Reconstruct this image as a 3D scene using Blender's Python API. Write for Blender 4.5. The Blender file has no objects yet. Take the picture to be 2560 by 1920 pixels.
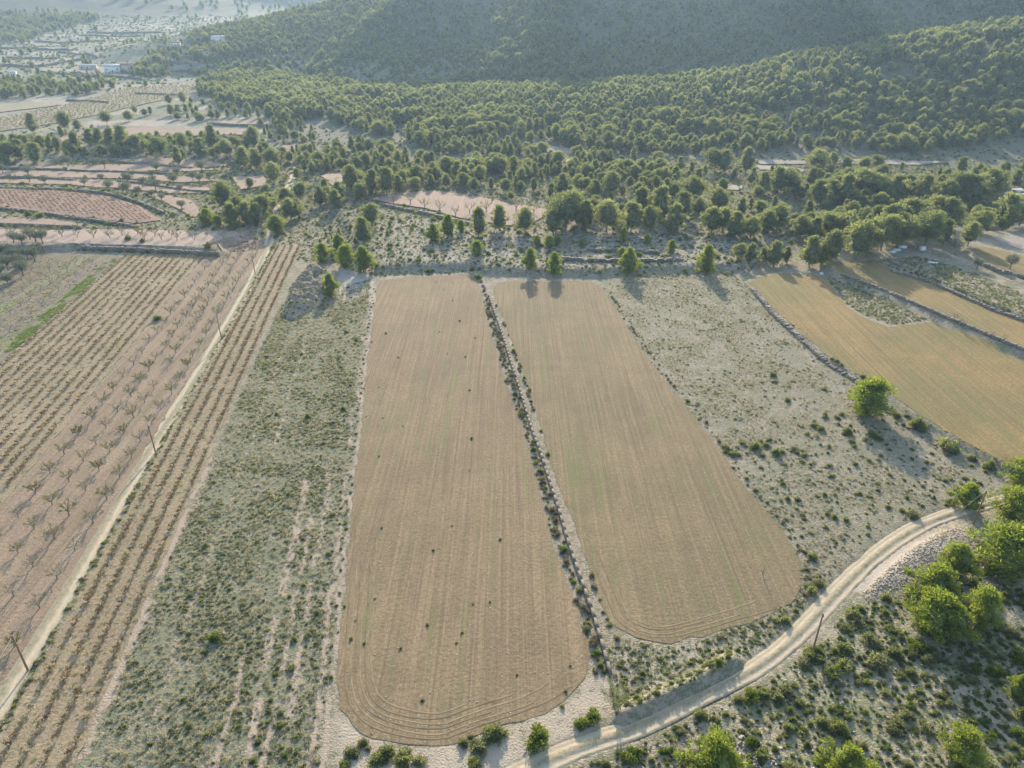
import bpy, math, random
import numpy as np
from mathutils import Vector, geometry

# ---------------------------------------------------------------- camera, sky, sun, exposure
sc = bpy.context.scene
F, PITCH, CAMH = 1775.0, math.radians(28.0), 80.0      # focal length in pixels of a 2560 x 1920 frame
cam = bpy.data.cameras.new("camera"); cam.sensor_fit = 'HORIZONTAL'; cam.sensor_width = 36.0
cam.lens = 36.0 * F / 2560.0; cam.clip_start = 1.0; cam.clip_end = 20000.0
cam_o = bpy.data.objects.new("camera", cam); sc.collection.objects.link(cam_o)
cam_o.location = (0, 0, CAMH); cam_o.rotation_euler = (math.pi / 2 - PITCH, 0, 0)
sc.camera = cam_o
SUN_EL, SUN_AZ = math.radians(21.0), math.radians(0.5)      # azimuth measured from +Y towards +X
world = bpy.data.worlds.new("World"); sc.world = world; world.use_nodes = True
wn = world.node_tree.nodes; wl = world.node_tree.links
sky = wn.new('ShaderNodeTexSky'); sky.sky_type = 'NISHITA'; sky.sun_disc = False
sky.sun_elevation = SUN_EL; sky.sun_rotation = SUN_AZ; sky.altitude = 600; sky.air_density = 1.0; sky.dust_density = 1.6
bg = wn['Background']; bg.inputs[1].default_value = 0.15
wl.new(sky.outputs[0], bg.inputs[0])
sun = bpy.data.lights.new("sun", 'SUN'); sun.energy = 3.7; sun.angle = math.radians(0.6); sun.color = (1.0, 0.87, 0.70)
sun_o = bpy.data.objects.new("sun", sun); sc.collection.objects.link(sun_o)
sd = Vector((math.sin(SUN_AZ) * math.cos(SUN_EL), math.cos(SUN_AZ) * math.cos(SUN_EL), math.sin(SUN_EL)))
sun_o.rotation_euler = sd.to_track_quat('Z', 'Y').to_euler(); sun_o.location = (0, 300, 400)
sc.view_settings.view_transform = 'Standard'; sc.view_settings.look = 'None'
sc.view_settings.exposure = 1.57; sc.view_settings.gamma = 1.0
sc.cycles.max_bounces = 4; sc.cycles.diffuse_bounces = 2; sc.cycles.glossy_bounces = 1; sc.cycles.transmission_bounces = 3
sc.cycles.transparent_max_bounces = 4; sc.cycles.volume_bounces = 0
sc.cycles.use_denoising = True

rng = np.random.default_rng(7)
random.seed(7)
C = sc.collection

# ---------------------------------------------------------------- small helpers
def W(px, py, z=0.0):
    """ground point that stands at height z where the photograph's pixel px,py looks"""
    dx, dy = (px - 1280) / F, (960 - py) / F
    d = np.array([dx, math.cos(PITCH) + dy * math.sin(PITCH), -math.sin(PITCH) + dy * math.cos(PITCH)])
    return d * ((z - CAMH) / d[2])
def PX(p):
    y, z = p[1], p[2] - CAMH
    dep = y * math.cos(PITCH) - z * math.sin(PITCH); up = y * math.sin(PITCH) + z * math.cos(PITCH)
    return 1280 + F * p[0] / dep, 960 - F * up / dep, dep
def polyw(pts, z=0.0): return np.array([W(a, b, z)[:2] for a, b in pts])
def sst(t): t = np.clip(t, 0, 1); return t * t * (3 - 2 * t)
def _hash(ix, iy, s):
    n = (ix.astype(np.int64) * 374761393 + iy.astype(np.int64) * 668265263 + s * 1442695041) & 0x7fffffff
    n = ((n ^ (n >> 13)) * 1274126177) & 0x7fffffff
    return ((n ^ (n >> 16)) & 0xffff) / 65535.0
def noise(x, y, s=0):
    x = np.asarray(x, float); y = np.asarray(y, float)
    ix, iy = np.floor(x), np.floor(y); fx, fy = x - ix, y - iy
    fx = fx * fx * (3 - 2 * fx); fy = fy * fy * (3 - 2 * fy)
    a, b = _hash(ix, iy, s), _hash(ix + 1, iy, s); c, d = _hash(ix, iy + 1, s), _hash(ix + 1, iy + 1, s)
    return (a * (1 - fx) + b * fx) * (1 - fy) + (c * (1 - fx) + d * fx) * fy
def fbm(x, y, s=0, o=4):
    v = 0; a = .5
    for k in range(o):
        v = v + a * noise(x, y, s + k * 17); x = x * 2.03; y = y * 2.03; a *= .5
    return v
def sdist(x, y, P):
    """signed distance to polygon P, positive inside"""
    x = np.asarray(x, float); y = np.asarray(y, float)
    dm = np.full(x.shape, 1e18); ins = np.zeros(x.shape, bool)
    n = len(P)
    for i in range(n):
        ax, ay = P[i]; bx, by = P[(i + 1) % n]
        ex, ey = bx - ax, by - ay; L = ex * ex + ey * ey + 1e-9
        t = np.clip(((x - ax) * ex + (y - ay) * ey) / L, 0, 1)
        dm = np.minimum(dm, (x - ax - t * ex) ** 2 + (y - ay - t * ey) ** 2)
        c = (ay > y) != (by > y)
        ins ^= c & (x < (bx - ax) * (y - ay) / (by - ay + 1e-12) + ax)
    d = np.sqrt(dm)
    return np.where(ins, d, -d)
def ldist(x, y, P):
    """distance to an open polyline"""
    x = np.asarray(x, float); y = np.asarray(y, float); dm = np.full(x.shape, 1e18)
    for i in range(len(P) - 1):
        ax, ay = P[i][:2]; bx, by = P[i + 1][:2]; ex, ey = bx - ax, by - ay; L = ex * ex + ey * ey + 1e-9
        t = np.clip(((x - ax) * ex + (y - ay) * ey) / L, 0, 1)
        dm = np.minimum(dm, (x - ax - t * ex) ** 2 + (y - ay - t * ey) ** 2)
    return np.sqrt(dm)
def resample(P, step):
    P = np.asarray(P, float); seg = np.hypot(*(P[1:, :2] - P[:-1, :2]).T); s = np.r_[0, np.cumsum(seg)]
    n = max(2, int(round(s[-1] / step)) + 1); t = np.linspace(0, s[-1], n)
    return np.stack([np.interp(t, s, P[:, k]) for k in range(P.shape[1])], 1)
def smooth(P, it=2):
    P = np.asarray(P, float)
    for _ in range(it):
        Q = [P[0]]
        for a, b in zip(P[:-1], P[1:]): Q += [a * .75 + b * .25, a * .25 + b * .75]
        Q.append(P[-1]); P = np.array(Q)
    return P

def mesh(name, V, Fs, mats=(), midx=None, uv=None, sm=False):
    """Fs: list of index arrays with one row per face (quads or triangles)"""
    V = np.asarray(V, np.float32).reshape(-1, 3)
    if isinstance(Fs, np.ndarray): Fs = [Fs]
    Fs = [np.asarray(f, np.int32) for f in Fs if len(f)]
    m = bpy.data.meshes.new(name)
    m.vertices.add(len(V)); m.vertices.foreach_set('co', V.ravel())
    if Fs:
        lv = np.concatenate([f.ravel() for f in Fs]); cnt = np.concatenate([np.full(len(f), f.shape[1], np.int32) for f in Fs])
        st = np.r_[0, np.cumsum(cnt)[:-1]].astype(np.int32)
        m.loops.add(len(lv)); m.loops.foreach_set('vertex_index', lv)
        m.polygons.add(len(cnt)); m.polygons.foreach_set('loop_start', st)
        if midx is not None: m.polygons.foreach_set('material_index', np.asarray(midx, np.int32))
        if uv is not None:
            l = m.uv_layers.new(name='UVMap'); l.data.foreach_set('uv', np.asarray(uv, np.float32)[lv].ravel())
    for a in mats: m.materials.append(a)
    m.update(); m.validate()
    if sm and Fs: m.polygons.foreach_set('use_smooth', np.ones(len(cnt), bool))
    return m
def obj(name, me, parent=None, loc=None, **props):
    o = bpy.data.objects.new(name, me); C.objects.link(o)
    if parent is not None: o.parent = parent
    if loc is not None: o.location = loc
    for k, v in props.items(): o[k] = v
    return o
def thing(name, label, cat, group, loc, rz, s, parts, tilt=(0, 0)):
    """an Empty with its parts; parts = [(part name, mesh), ...]; one unnamed part makes the thing a single mesh"""
    single = len(parts) == 1 and parts[0][0] is None
    e = bpy.data.objects.new(name, parts[0][1] if single else None); C.objects.link(e)
    e.location = [float(v) for v in loc]; e.rotation_euler = (tilt[0], tilt[1], rz)
    e.scale = s if hasattr(s, '__len__') else (s, s, s)
    if not single: e.empty_display_size = .2
    e['label'] = label; e['category'] = cat
    if group: e['group'] = group
    if not single:
        for pn, me in parts: obj(pn, me, e)
    return e
def joinm(parts):
    """parts: list of (V, [faces]) -> V, [tri], [quad]"""
    Vs, Ts, Qs, n = [], [], [], 0
    for V, fs in parts:
        V = np.asarray(V, float).reshape(-1, 3); Vs.append(V)
        for f in fs:
            f = np.asarray(f, int)
            if len(f): (Ts if f.shape[1] == 3 else Qs).append(f + n)
        n += len(V)
    out = []
    if Ts: out.append(np.concatenate(Ts))
    if Qs: out.append(np.concatenate(Qs))
    return np.concatenate(Vs), out
def box(c, s, rz=0.0):
    x, y, z = np.array(s, float) / 2
    V = np.array([[a * x, b * y, d * z] for d in (-1, 1) for a, b in ((-1, -1), (1, -1), (1, 1), (-1, 1))])
    cs, sn = math.cos(rz), math.sin(rz)
    V = V @ np.array([[cs, sn, 0], [-sn, cs, 0], [0, 0, 1]]) + np.array(c, float)
    return V, [np.array([[0, 3, 2, 1], [4, 5, 6, 7], [0, 1, 5, 4], [1, 2, 6, 5], [2, 3, 7, 6], [3, 0, 4, 7]])]
def tube(pts, rad, n=5, cap=True):
    pts = np.asarray(pts, float); rad = np.broadcast_to(np.asarray(rad, float), (len(pts),))
    V = []
    for i, p in enumerate(pts):
        t = pts[min(i + 1, len(pts) - 1)] - pts[max(i - 1, 0)]; t = t / (np.linalg.norm(t) + 1e-9)
        a = np.cross(t, [0, 0, 1.0] if abs(t[2]) < .9 else [1.0, 0, 0]); a /= np.linalg.norm(a); b = np.cross(t, a)
        for k in range(n):
            w = 2 * math.pi * k / n; V.append(p + rad[i] * (math.cos(w) * a + math.sin(w) * b))
    Q = [[i * n + k, i * n + (k + 1) % n, (i + 1) * n + (k + 1) % n, (i + 1) * n + k] for i in range(len(pts) - 1) for k in range(n)]
    fs = [np.array(Q)]
    if cap:
        V.append(pts[-1]); e = len(V) - 1; b = (len(pts) - 1) * n
        fs.append(np.array([[b + k, b + (k + 1) % n, e] for k in range(n)]))
    return np.array(V), fs

# ---------------------------------------------------------------- materials
def M(name):
    m = bpy.data.materials.new(name); m.use_nodes = True
    nt = m.node_tree; b = nt.nodes['Principled BSDF']; b.inputs['Roughness'].default_value = .95
    b.inputs['Specular IOR Level'].default_value = .15
    return m, nt, b
class NB:
    """tiny node builder"""
    def __init__(s, nt): s.nt = nt
    def n(s, t, **kw):
        x = s.nt.nodes.new(t)
        for k, v in kw.items(): setattr(x, k, v)
        return x
    def set(s, node, **kw):
        for k, v in kw.items():
            i = node.inputs[int(k[1:])] if k[0] == '_' else node.inputs[k]
            if hasattr(v, 'is_output') or isinstance(v, bpy.types.NodeSocket): s.nt.links.new(v, i)
            else: i.default_value = v
        return node
    def noise(s, vec, scale, det=3, rough=.55, dist=0):
        x = s.set(s.n('ShaderNodeTexNoise'), Scale=scale, Detail=det, Roughness=rough, Distortion=dist)
        if vec is not None: s.nt.links.new(vec, x.inputs['Vector'])
        return x.outputs['Fac']
    def ramp(s, fac, stops, interp='LINEAR'):
        x = s.n('ShaderNodeValToRGB'); x.color_ramp.interpolation = interp; e = x.color_ramp.elements
        while len(e) < len(stops): e.new(.5)
        for el, (p, c) in zip(e, stops): el.position = p; el.color = (*c, 1) if len(c) == 3 else c
        s.nt.links.new(fac, x.inputs[0]); return x.outputs[0]
    def mix(s, fac, a, b, mode='MIX'):
        x = s.n('ShaderNodeMix', data_type='RGBA', blend_type=mode)
        for i, v in ((0, fac), (6, a), (7, b)):
            if isinstance(v, bpy.types.NodeSocket): s.nt.links.new(v, x.inputs[i])
            elif i == 0: x.inputs[0].default_value = v
            else: x.inputs[i].default_value = (*v, 1)
        return x.outputs[2]
    def mapr(s, v, a, b, c=0., d=1.):
        x = s.set(s.n('ShaderNodeMapRange'), _1=a, _2=b, _3=c, _4=d); s.nt.links.new(v, x.inputs[0]); return x.outputs[0]
    def math(s, op, a, b=0.):
        x = s.n('ShaderNodeMath', operation=op)
        for i, v in ((0, a), (1, b)):
            if isinstance(v, bpy.types.NodeSocket): s.nt.links.new(v, x.inputs[i])
            else: x.inputs[i].default_value = v
        return x.outputs[0]
    def pos(s, rz=0., scale=(1, 1, 1)):
        g = s.n('ShaderNodeNewGeometry')
        x = s.n('ShaderNodeMapping'); x.inputs['Rotation'].default_value = (0, 0, rz); x.inputs['Scale'].default_value = scale
        s.nt.links.new(g.outputs['Position'], x.inputs[0]); return x.outputs[0]
    def bump(s, h, b, strength=.6, dist=.3):
        x = s.set(s.n('ShaderNodeBump'), Strength=strength, Distance=dist); s.nt.links.new(h, x.inputs['Height'])
        s.nt.links.new(x.outputs[0], b.inputs['Normal'])
ROWS = math.atan(0.131)       # the field rows run away from the camera, leaning to the left

def soil(name, a, b, c=None, rz=ROWS, streak=.6, green=0.0, gcol=(.13, .17, .06), rows=None, bump=.5, row_c=None, freq=1.1, patch=.04, line=.45):
    """earth worked in lines: streaks along the rows, clods, patches, sprouting green"""
    m, nt, bs = M(name); B = NB(nt)
    p = B.pos(-rz); ps = B.pos(-rz, (freq, freq * .02, 1)); p2 = B.pos(-rz, (2.4, .03, 1))
    base = B.mix(B.mapr(B.noise(p, patch, 4, .6), .41, .59), a, b)
    base = B.mix(B.math('MULTIPLY', B.mapr(B.noise(p, patch * 5, 4, .65), .46, .62), .38), base, tuple(v * .74 for v in b))
    st = B.noise(ps, 1.0, 4, .65)
    base = B.mix(B.math('MULTIPLY', B.mapr(st, .40, .62), streak), base, c or tuple(v * .72 for v in a))
    st2 = B.noise(p2, 1.0, 2, .6)
    base = B.mix(B.math('MULTIPLY', B.mapr(st2, .48, .62), line), base, tuple(min(1, v * 1.32) for v in a))
    st3 = B.noise(B.pos(-rz, (1.6, .016, 1)), 1.0, 3, .6)
    base = B.mix(B.math('MULTIPLY', B.mapr(st3, .54, .66), line * 1.1), base, tuple(v * .62 for v in b))
    clod = B.noise(p, 1.7, 5, .7)
    base = B.mix(B.math('MULTIPLY', B.mapr(clod, .42, .66), .6), base, tuple(v * .6 for v in b))
    peb = B.noise(p, 4.5, 2, .5)
    base = B.mix(B.math('MULTIPLY', B.mapr(peb, .63, .70), .5), base, tuple(min(1, v * 1.7) for v in a))
    if green > 0:
        gm = B.math('MULTIPLY', B.mapr(B.noise(ps, .7, 4, .7), .5, .66), B.mapr(B.noise(p, .05, 3, .6), .38, .62))
        base = B.mix(B.math('MULTIPLY', gm, green), base, gcol)
    nt.links.new(base, bs.inputs['Base Color'])
    h = B.math('ADD', B.math('MULTIPLY', st2, .5), clod)
    B.bump(h, bs, bump, .35)
    return m
def plain(name, col, var=.25, scale=2.0, rough=.9, bump=.3):
    m, nt, bs = M(name); B = NB(nt); p = B.pos()
    n = B.noise(p, scale, 4, .65)
    nt.links.new(B.mix(B.mapr(n, .3, .7), tuple(v * (1 - var) for v in col), tuple(min(1, v * (1 + var)) for v in col)), bs.inputs['Base Color'])
    bs.inputs['Roughness'].default_value = rough
    if bump: B.bump(n, bs, bump, .1)
    return m
def leafmat(name, cols, trans=.45, tcol=None, ovar=.35, spread=1.0):
    """leaves: colour varies by leaf and by plant, light comes through them"""
    m, nt, bs = M(name); B = NB(nt)
    g = B.n('ShaderNodeNewGeometry'); oi = B.n('ShaderNodeObjectInfo')
    stops = [(i / max(1, len(cols) - 1), c) for i, c in enumerate(cols)]
    f = B.math('ADD', B.math('MULTIPLY', g.outputs['Random Per Island'], spread * (1 - ovar)), B.math('MULTIPLY', oi.outputs['Random'], ovar + (1 - spread) * .6))
    col = B.ramp(f, stops)
    nt.links.new(col, bs.inputs['Base Color']); bs.inputs['Roughness'].default_value = .75
    bs.inputs['Specular IOR Level'].default_value = .2
    t = B.n('ShaderNodeBsdfTranslucent')
    hs = B.set(B.n('ShaderNodeMix', data_type='RGBA', blend_type='MULTIPLY'), _0=1.0)
    nt.links.new(col, hs.inputs[6]); hs.inputs[7].default_value = (*(tcol or (1.5, 1.6, .75)), 1)
    nt.links.new(hs.outputs[2], t.inputs[0])
    mx = B.set(B.n('ShaderNodeMixShader'), _0=trans)
    nt.links.new(bs.outputs[0], mx.inputs[1]); nt.links.new(t.outputs[0], mx.inputs[2])
    nt.links.new(mx.outputs[0], nt.nodes['Material Output'].inputs['Surface'])
    return m
def ground_mat():
    m, nt, bs = M('ground_earth'); B = NB(nt); p = B.pos()
    A = B.n('ShaderNodeAttribute', attribute_name='soil').outputs['Color']
    at = B.n('ShaderNodeAttribute', attribute_name='plants'); G = at.outputs['Color']; V = at.outputs['Alpha']
    n1 = B.noise(p, .16, 5, .68); n2 = B.noise(p, 1.1, 4, .7); n3 = B.noise(p, 3.6, 3, .6)
    s = B.math('ADD', B.math('ADD', B.math('MULTIPLY', n1, .30), B.math('MULTIPLY', n2, .45)), B.math('MULTIPLY', n3, .25))
    thr = B.mapr(V, 0, 1, .62, .38)
    mk = B.n('ShaderNodeMapRange'); nt.links.new(s, mk.inputs[0])
    nt.links.new(B.math('SUBTRACT', thr, .035), mk.inputs[1]); nt.links.new(B.math('ADD', thr, .035), mk.inputs[2])
    A2 = B.mix(B.math('MULTIPLY', B.mapr(n3, .35, .7), .4), A, (.43, .36, .265))
    A3 = B.mix(B.math('MULTIPLY', B.mapr(B.noise(p, .35, 3, .6), .45, .7), .45), A2, (.24, .20, .15), 'MIX')
    G2 = B.mix(B.math('MULTIPLY', B.mapr(n2, .4, .65), .6), G, (.24, .23, .13))
    nt.links.new(B.mix(mk.outputs[0], A3, G2), bs.inputs['Base Color'])
    h = B.math('ADD', B.math('MULTIPLY', mk.outputs[0], .8), n3)
    B.bump(h, bs, .55, .4)
    return m
MAT_GROUND = ground_mat()
MAT_F1 = soil('tilled_earth', (.258, .188, .105), (.208, .15, .086), streak=.5, green=.75, gcol=(.145, .155, .062))
MAT_F2 = soil('tilled_earth_sprouting', (.244, .18, .098), (.192, .146, .08), rz=math.atan(.02), streak=.4, green=.85, gcol=(.145, .15, .06))
MAT_F3 = soil('orange_earth_sprouting', (.285, .188, .075), (.18, .15, .062), rz=math.radians(47), streak=.3, green=.9, gcol=(.145, .15, .058), patch=.02)
MAT_VINE = soil('stony_vineyard_earth', (.335, .262, .158), (.28, .215, .13), line=.2, streak=.4, green=.55, gcol=(.20, .215, .095), bump=.7)
MAT_ORCH = soil('orchard_earth', (.28, .20, .13), (.32, .24, .155), streak=.85, c=(.185, .135, .085), freq=.45, green=.18, bump=.7)
MAT_LEFT = soil('weedy_earth', (.26, .205, .145), (.215, .17, .12), streak=.95, c=(.135, .115, .075), freq=.32, green=.9, gcol=(.15, .22, .055), bump=.7)
MAT_STRIP = soil('pale_orchard_earth', (.38, .29, .215), (.34, .25, .18), rz=math.radians(88), streak=.5, c=(.36, .27, .21), freq=.5)
MAT_TERR = soil('pink_terrace_earth', (.32, .222, .155), (.29, .21, .145), rz=math.radians(80), streak=.35, freq=.3)
MAT_REDV = soil('red_vineyard_earth', (.31, .20, .14), (.27, .18, .13), rz=math.radians(70), streak=.4, freq=.5)
MAT_YELV = soil('yellowing_vineyard_earth', (.31, .255, .175), (.275, .24, .135), rz=math.radians(60), streak=.4, freq=.4, green=.4, gcol=(.3, .28, .1))
MAT_BARE = soil('bare_pale_earth', (.32, .26, .20), (.285, .24, .185), rz=.9, streak=.2)
def track_mat():
    m, nt, bs = M('dirt_track'); B = NB(nt); p = B.pos()
    uv = B.n('ShaderNodeUVMap'); sp = B.n('ShaderNodeSeparateXYZ'); nt.links.new(uv.outputs[0], sp.inputs[0])
    u = B.math('ADD', sp.outputs[0], B.mapr(B.noise(p, .5, 3), .3, .7, -.05, .05))
    rut = B.ramp(u, [(.0, (0, 0, 0)), (.13, (.8,) * 3), (.28, (1,) * 3), (.39, (.15,) * 3), (.5, (.0,) * 3), (.61, (.15,) * 3), (.72, (1,) * 3), (.87, (.8,) * 3), (1., (0,) * 3)])
    n = B.noise(p, 1.6, 4, .65)
    a = B.mix(B.mapr(n, .35, .65), (.42, .335, .22), (.48, .39, .265))
    b = B.mix(B.mapr(n, .4, .62), (.31, .255, .17), (.20, .185, .10))
    nt.links.new(B.mix(rut, b, a), bs.inputs['Base Color']); B.bump(B.math('ADD', n, B.math('MULTIPLY', rut, -.6)), bs, .5, .15)
    return m
MAT_TRACK = track_mat()
MAT_STONE = plain('dry_stone', (.215, .185, .145), .45, 1.4, bump=.9)
MAT_COPING = plain('concrete_coping', (.17, .145, .11), .2, 1.0, bump=.4)
MAT_MOUND = soil('eroded_earth', (.34, .275, .20), (.30, .24, .17), rz=1.2, streak=.35, freq=.4, green=.5, gcol=(.15, .155, .085), bump=.9)

# ---------------------------------------------------------------- layout of the place (traced once, then real ground coordinates)
K = 0.131
def along(u, y): return np.array([u - K * y, y])              # a point on the row with lateral offset u, y metres out
TRACK_L = smooth([W(a, b)[:2] for a, b in ((-60, 1850), (23, 1699), (97, 1583), (171, 1462), (233, 1357), (277, 1280), (377, 1119), (492, 948), (544, 855), (598, 766), (637, 692), (666, 626), (681, 575))])
TRACK_R = smooth([W(a, b)[:2] for a, b in ((1250, 1960), (1336, 1915), (1472, 1857), (1589, 1822), (1700, 1766), (1817, 1712), (1918, 1653), (2003, 1579), (2073, 1502), (2147, 1424), (2225, 1358), (2303, 1311), (2385, 1281), (2457, 1261), (2520, 1247), (2640, 1225))])
WALL_DITCH = smooth([W(a, b)[:2] for a, b in ((1225, 750), (1254, 832), (1278, 910), (1303, 988), (1328, 1073), (1352, 1136), (1371, 1198), (1398, 1280), (1426, 1377), (1457, 1463), (1488, 1552), (1523, 1677))], 1)
F1 = polyw([(950, 702), (1060, 692), (1185, 686), (1202, 727), (1229, 848), (1238, 868), (1262, 949), (1301, 1054), (1336, 1167), (1383, 1358), (1433, 1498), (1472, 1603), (1474, 1660), (1441, 1725), (1355, 1785), (1200, 1830), (1150, 1852), (1105, 1868), (1005, 1862), (905, 1830), (852, 1770), (842, 1670), (857, 1513), (877, 1319), (889, 1198), (920, 900), (943, 715)])
F2 = polyw([(1233, 722), (1250, 706), (1310, 703), (1480, 705), (1507, 723), (1542, 778), (1589, 848), (1647, 933), (1705, 1003), (1770, 1085), (1844, 1194), (1918, 1280), (1964, 1338), (1999, 1397), (2003, 1436), (1988, 1490), (1949, 1529), (1856, 1560), (1758, 1587), (1667, 1610), (1589, 1597), (1530, 1560), (1511, 1513), (1488, 1455), (1445, 1346), (1422, 1280), (1387, 1194), (1352, 1065), (1317, 953), (1278, 848), (1239, 747)])
Z3, Z4, Z5, Z6 = 1.0, 2.3, 3.3, 4.3
F3 = polyw([(1871, 707), (1900, 690), (1960, 682), (2060, 690), (2096, 738), (2115, 765), (2150, 790), (2220, 818), (2330, 806), (2450, 852), (2560, 905), (2800, 1010), (2800, 1290), (2524, 1163), (2400, 1097), (2283, 1027), (2217, 976), (2147, 937), (2069, 890), (2003, 832), (1933, 770)], Z3)
F4 = polyw([(2062, 656), (2178, 653), (2225, 677), (2322, 704), (2400, 739), (2478, 774), (2560, 801), (2800, 890), (2800, 990), (2560, 871), (2478, 840), (2369, 793), (2283, 754), (2205, 723), (2105, 685)], Z4)
F6 = polyw([(2423, 622), (2470, 618), (2560, 640), (2800, 700), (2800, 790), (2560, 700), (2480, 660)], Z6)
F7 = polyw([(2480, 596), (2560, 586), (2800, 570), (2800, 640), (2560, 626), (2510, 612)], Z6)
SCRUB = np.array([along(-44.5, 40), along(-44.5, 130), along(-43.8, 200), along(-38, 212), along(-30, 214), along(-17.5, 225), along(-16.2, 100), along(-16, 40)])
FALLOW = np.vstack([polyw([(1500, 690), (1840, 688), (1868, 712), (1925, 775), (1995, 840), (2060, 898), (2140, 945), (2210, 985), (2275, 1035), (2395, 1105), (2560, 1185)], 0.3), TRACK_R[::-1][6:36], F2[4:20][::-1]])
VINES_L = np.array([along(-79.2, 20), along(-79.2, 252), along(-108.6, 252), along(-108.6, 20)])
ORCH = np.array([along(-59.2, 20), along(-58.4, 262), along(-68, 275), along(-79.0, 258), along(-79.0, 20)])
VINES_R = np.array([along(-56.4, 20), along(-55.2, 262), along(-46.0, 265), along(-45.2, 20)])
LEFTF = np.array([along(-108.8, 20), along(-108.8, 250), along(-120, 255), along(-141, 250), along(-143, 20)])
STRIP_Z = 2.0
STRIP = polyw([(-200, 570), (100, 574), (300, 573), (470, 576), (590, 578), (640, 592), (640, 612), (560, 622), (545, 610), (470, 616), (330, 612), (200, 608), (-200, 600)], STRIP_Z)
# steps in the ground: (polygon, rise, softness)
def band(pts, z=0.0, far=900):
    a = polyw(pts, z); return np.vstack([a, [[a[-1][0] + 260, far], [a[0][0] - 260, far]]])
STEPS = [(band([(-500, 640), (100, 630), (200, 622), (330, 626), (480, 634), (548, 638), (566, 612), (640, 590), (655, 520)]), STRIP_Z, 1.6),
         (band([(820, 500), (880, 600), (945, 680), (1190, 672), (1215, 684), (1500, 690), (1560, 684), (1840, 676), (1900, 640), (1960, 560)]), 2.0, 4.5),
         (np.vstack([F3[13:] + [[-1.2, 0]], F3[0:3] + [[-1, 1.5]], [[110, 285], [330, 285], [330, 60]]]), Z3, 1.6),
         (np.vstack([polyw([(2750, 965), (2560, 884), (2478, 852), (2369, 805), (2283, 767), (2205, 733), (2100, 694), (2060, 664)], Z4), [[100, 268], [330, 268]]]), Z4 - Z3, 1.6),
         (np.vstack([polyw([(2800, 880), (2560, 790), (2478, 763), (2400, 727), (2322, 694), (2225, 668), (2180, 650)], Z5), [[130, 272], [360, 272]]]), Z5 - Z4, 1.6),
         (np.vstack([polyw([(2800, 790), (2560, 704), (2470, 664), (2420, 626)], Z6), [[175, 290], [400, 290]]]), Z6 - Z5, 1.6)]
SHEETS = [F1, F2, F3, F4, F6, F7, STRIP, ORCH, VINES_L, VINES_R, LEFTF]
MOUND = polyw([(700, 790), (735, 800), (790, 770), (830, 735), (838, 700), (800, 672), (760, 680), (725, 720)])
BERM = polyw([(1560, 1790), (1640, 1755), (1740, 1708), (1830, 1655)])
def zbase(x, y):
    x = np.asarray(x, float); y = np.asarray(y, float)
    t = np.clip(y - 330, 0, None); v = 0.047 * t * t / (t + 90); v = np.where(v > 70, 70 + (v - 70) * .3, v)
    z = v + 0.0
    # wooded spur that climbs to the right
    amp = np.interp(x, [-300, -200, -90, 20, 132, 258, 352, 450, 600, 900], [0, .5, 3, 8, 15, 37, 53, 64, 74, 78])
    yc = np.interp(x, [-200, 100, 300, 600], [590, 600, 600, 560])
    sg = np.where(y < yc, np.interp(x, [0, 250, 500], [90, 115, 150]), np.interp(x, [0, 250, 500], [60, 75, 120]))
    z = z + amp * np.exp(-((y - yc) / sg) ** 2) * (1 + .22 * (fbm(x / 60, y / 60, 3) - .5))
    # the mountain: a long shaded face with ribs running down it
    w = fbm(x / 140, y / 140, 11) - .47
    mx, my = (x - 330) / 820.0, (y - 1010) / 345.0
    r = np.sqrt(mx * mx + my * my) + .20 * w
    mt = 152 * np.clip(1.02 - r, 0, 1.2) ** 1.0
    rib = lambda x0, x1, wd: np.exp(-((x - (x0 + (x1 - x0) * (y - 740) / 240.)) / wd) ** 2)
    mt = mt * (1 + .30 * rib(-190, -60, 34) + .34 * rib(20, 60, 30) + .3 * rib(330, 270, 36) + .3 * rib(520, 420, 40)) + 9 * w * sst((.9 - r) * 5)
    z = z + np.where(y > 640, mt, 0) * sst((y - 640) / 60)
    # far hills that close the valley
    lm = 150 * np.exp(-(((x + 1150) / 420) ** 2 + ((y - 1750) / 420) ** 2)) + 430 * np.exp(-(((x + 420) / 800) ** 2 + ((y - 2850) / 560) ** 2)) + 420 * np.exp(-(((x - 1500) / 900) ** 2 + ((y - 2500) / 700) ** 2)) + 560 * np.exp(-(((x + 2600) / 1000) ** 2 + ((y - 3600) / 700) ** 2))
    z = z + lm * (1 + .35 * (fbm(x / 220, y / 220, 21) - .47))
    # roughness of the untilled ground
    far = sst((y - 290) / 60)
    z = z + far * 1.3 * (fbm(x / 26, y / 26, 5) - .47) + sst((y - 650) / 100) * 5 * (fbm(x / 45, y / 45, 8) - .47)
    return z
def zfun(x, y):
    x = np.asarray(x, float); y = np.asarray(y, float); z = zbase(x, y)
    m = (y < 420)
    if m.any():
        xs, ys = np.atleast_1d(x)[np.atleast_1d(m)], np.atleast_1d(y)[np.atleast_1d(m)]
        add = np.zeros(xs.shape)
        for P, dz, soft in STEPS: add += dz * sst(sdist(xs, ys, P) / soft + .5)
        add *= 1 - sst((ys - 330) / 80)
        add += 1.15 * np.exp(-(ldist(xs, ys, BERM) / 1.3) ** 2)
        z = np.array(np.atleast_1d(z)); z[np.atleast_1d(m)] += add; z = z.reshape(x.shape)
    return z
def zat(x, y): return float(zfun(np.array([float(x)]), np.array([float(y)]))[0])
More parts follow.
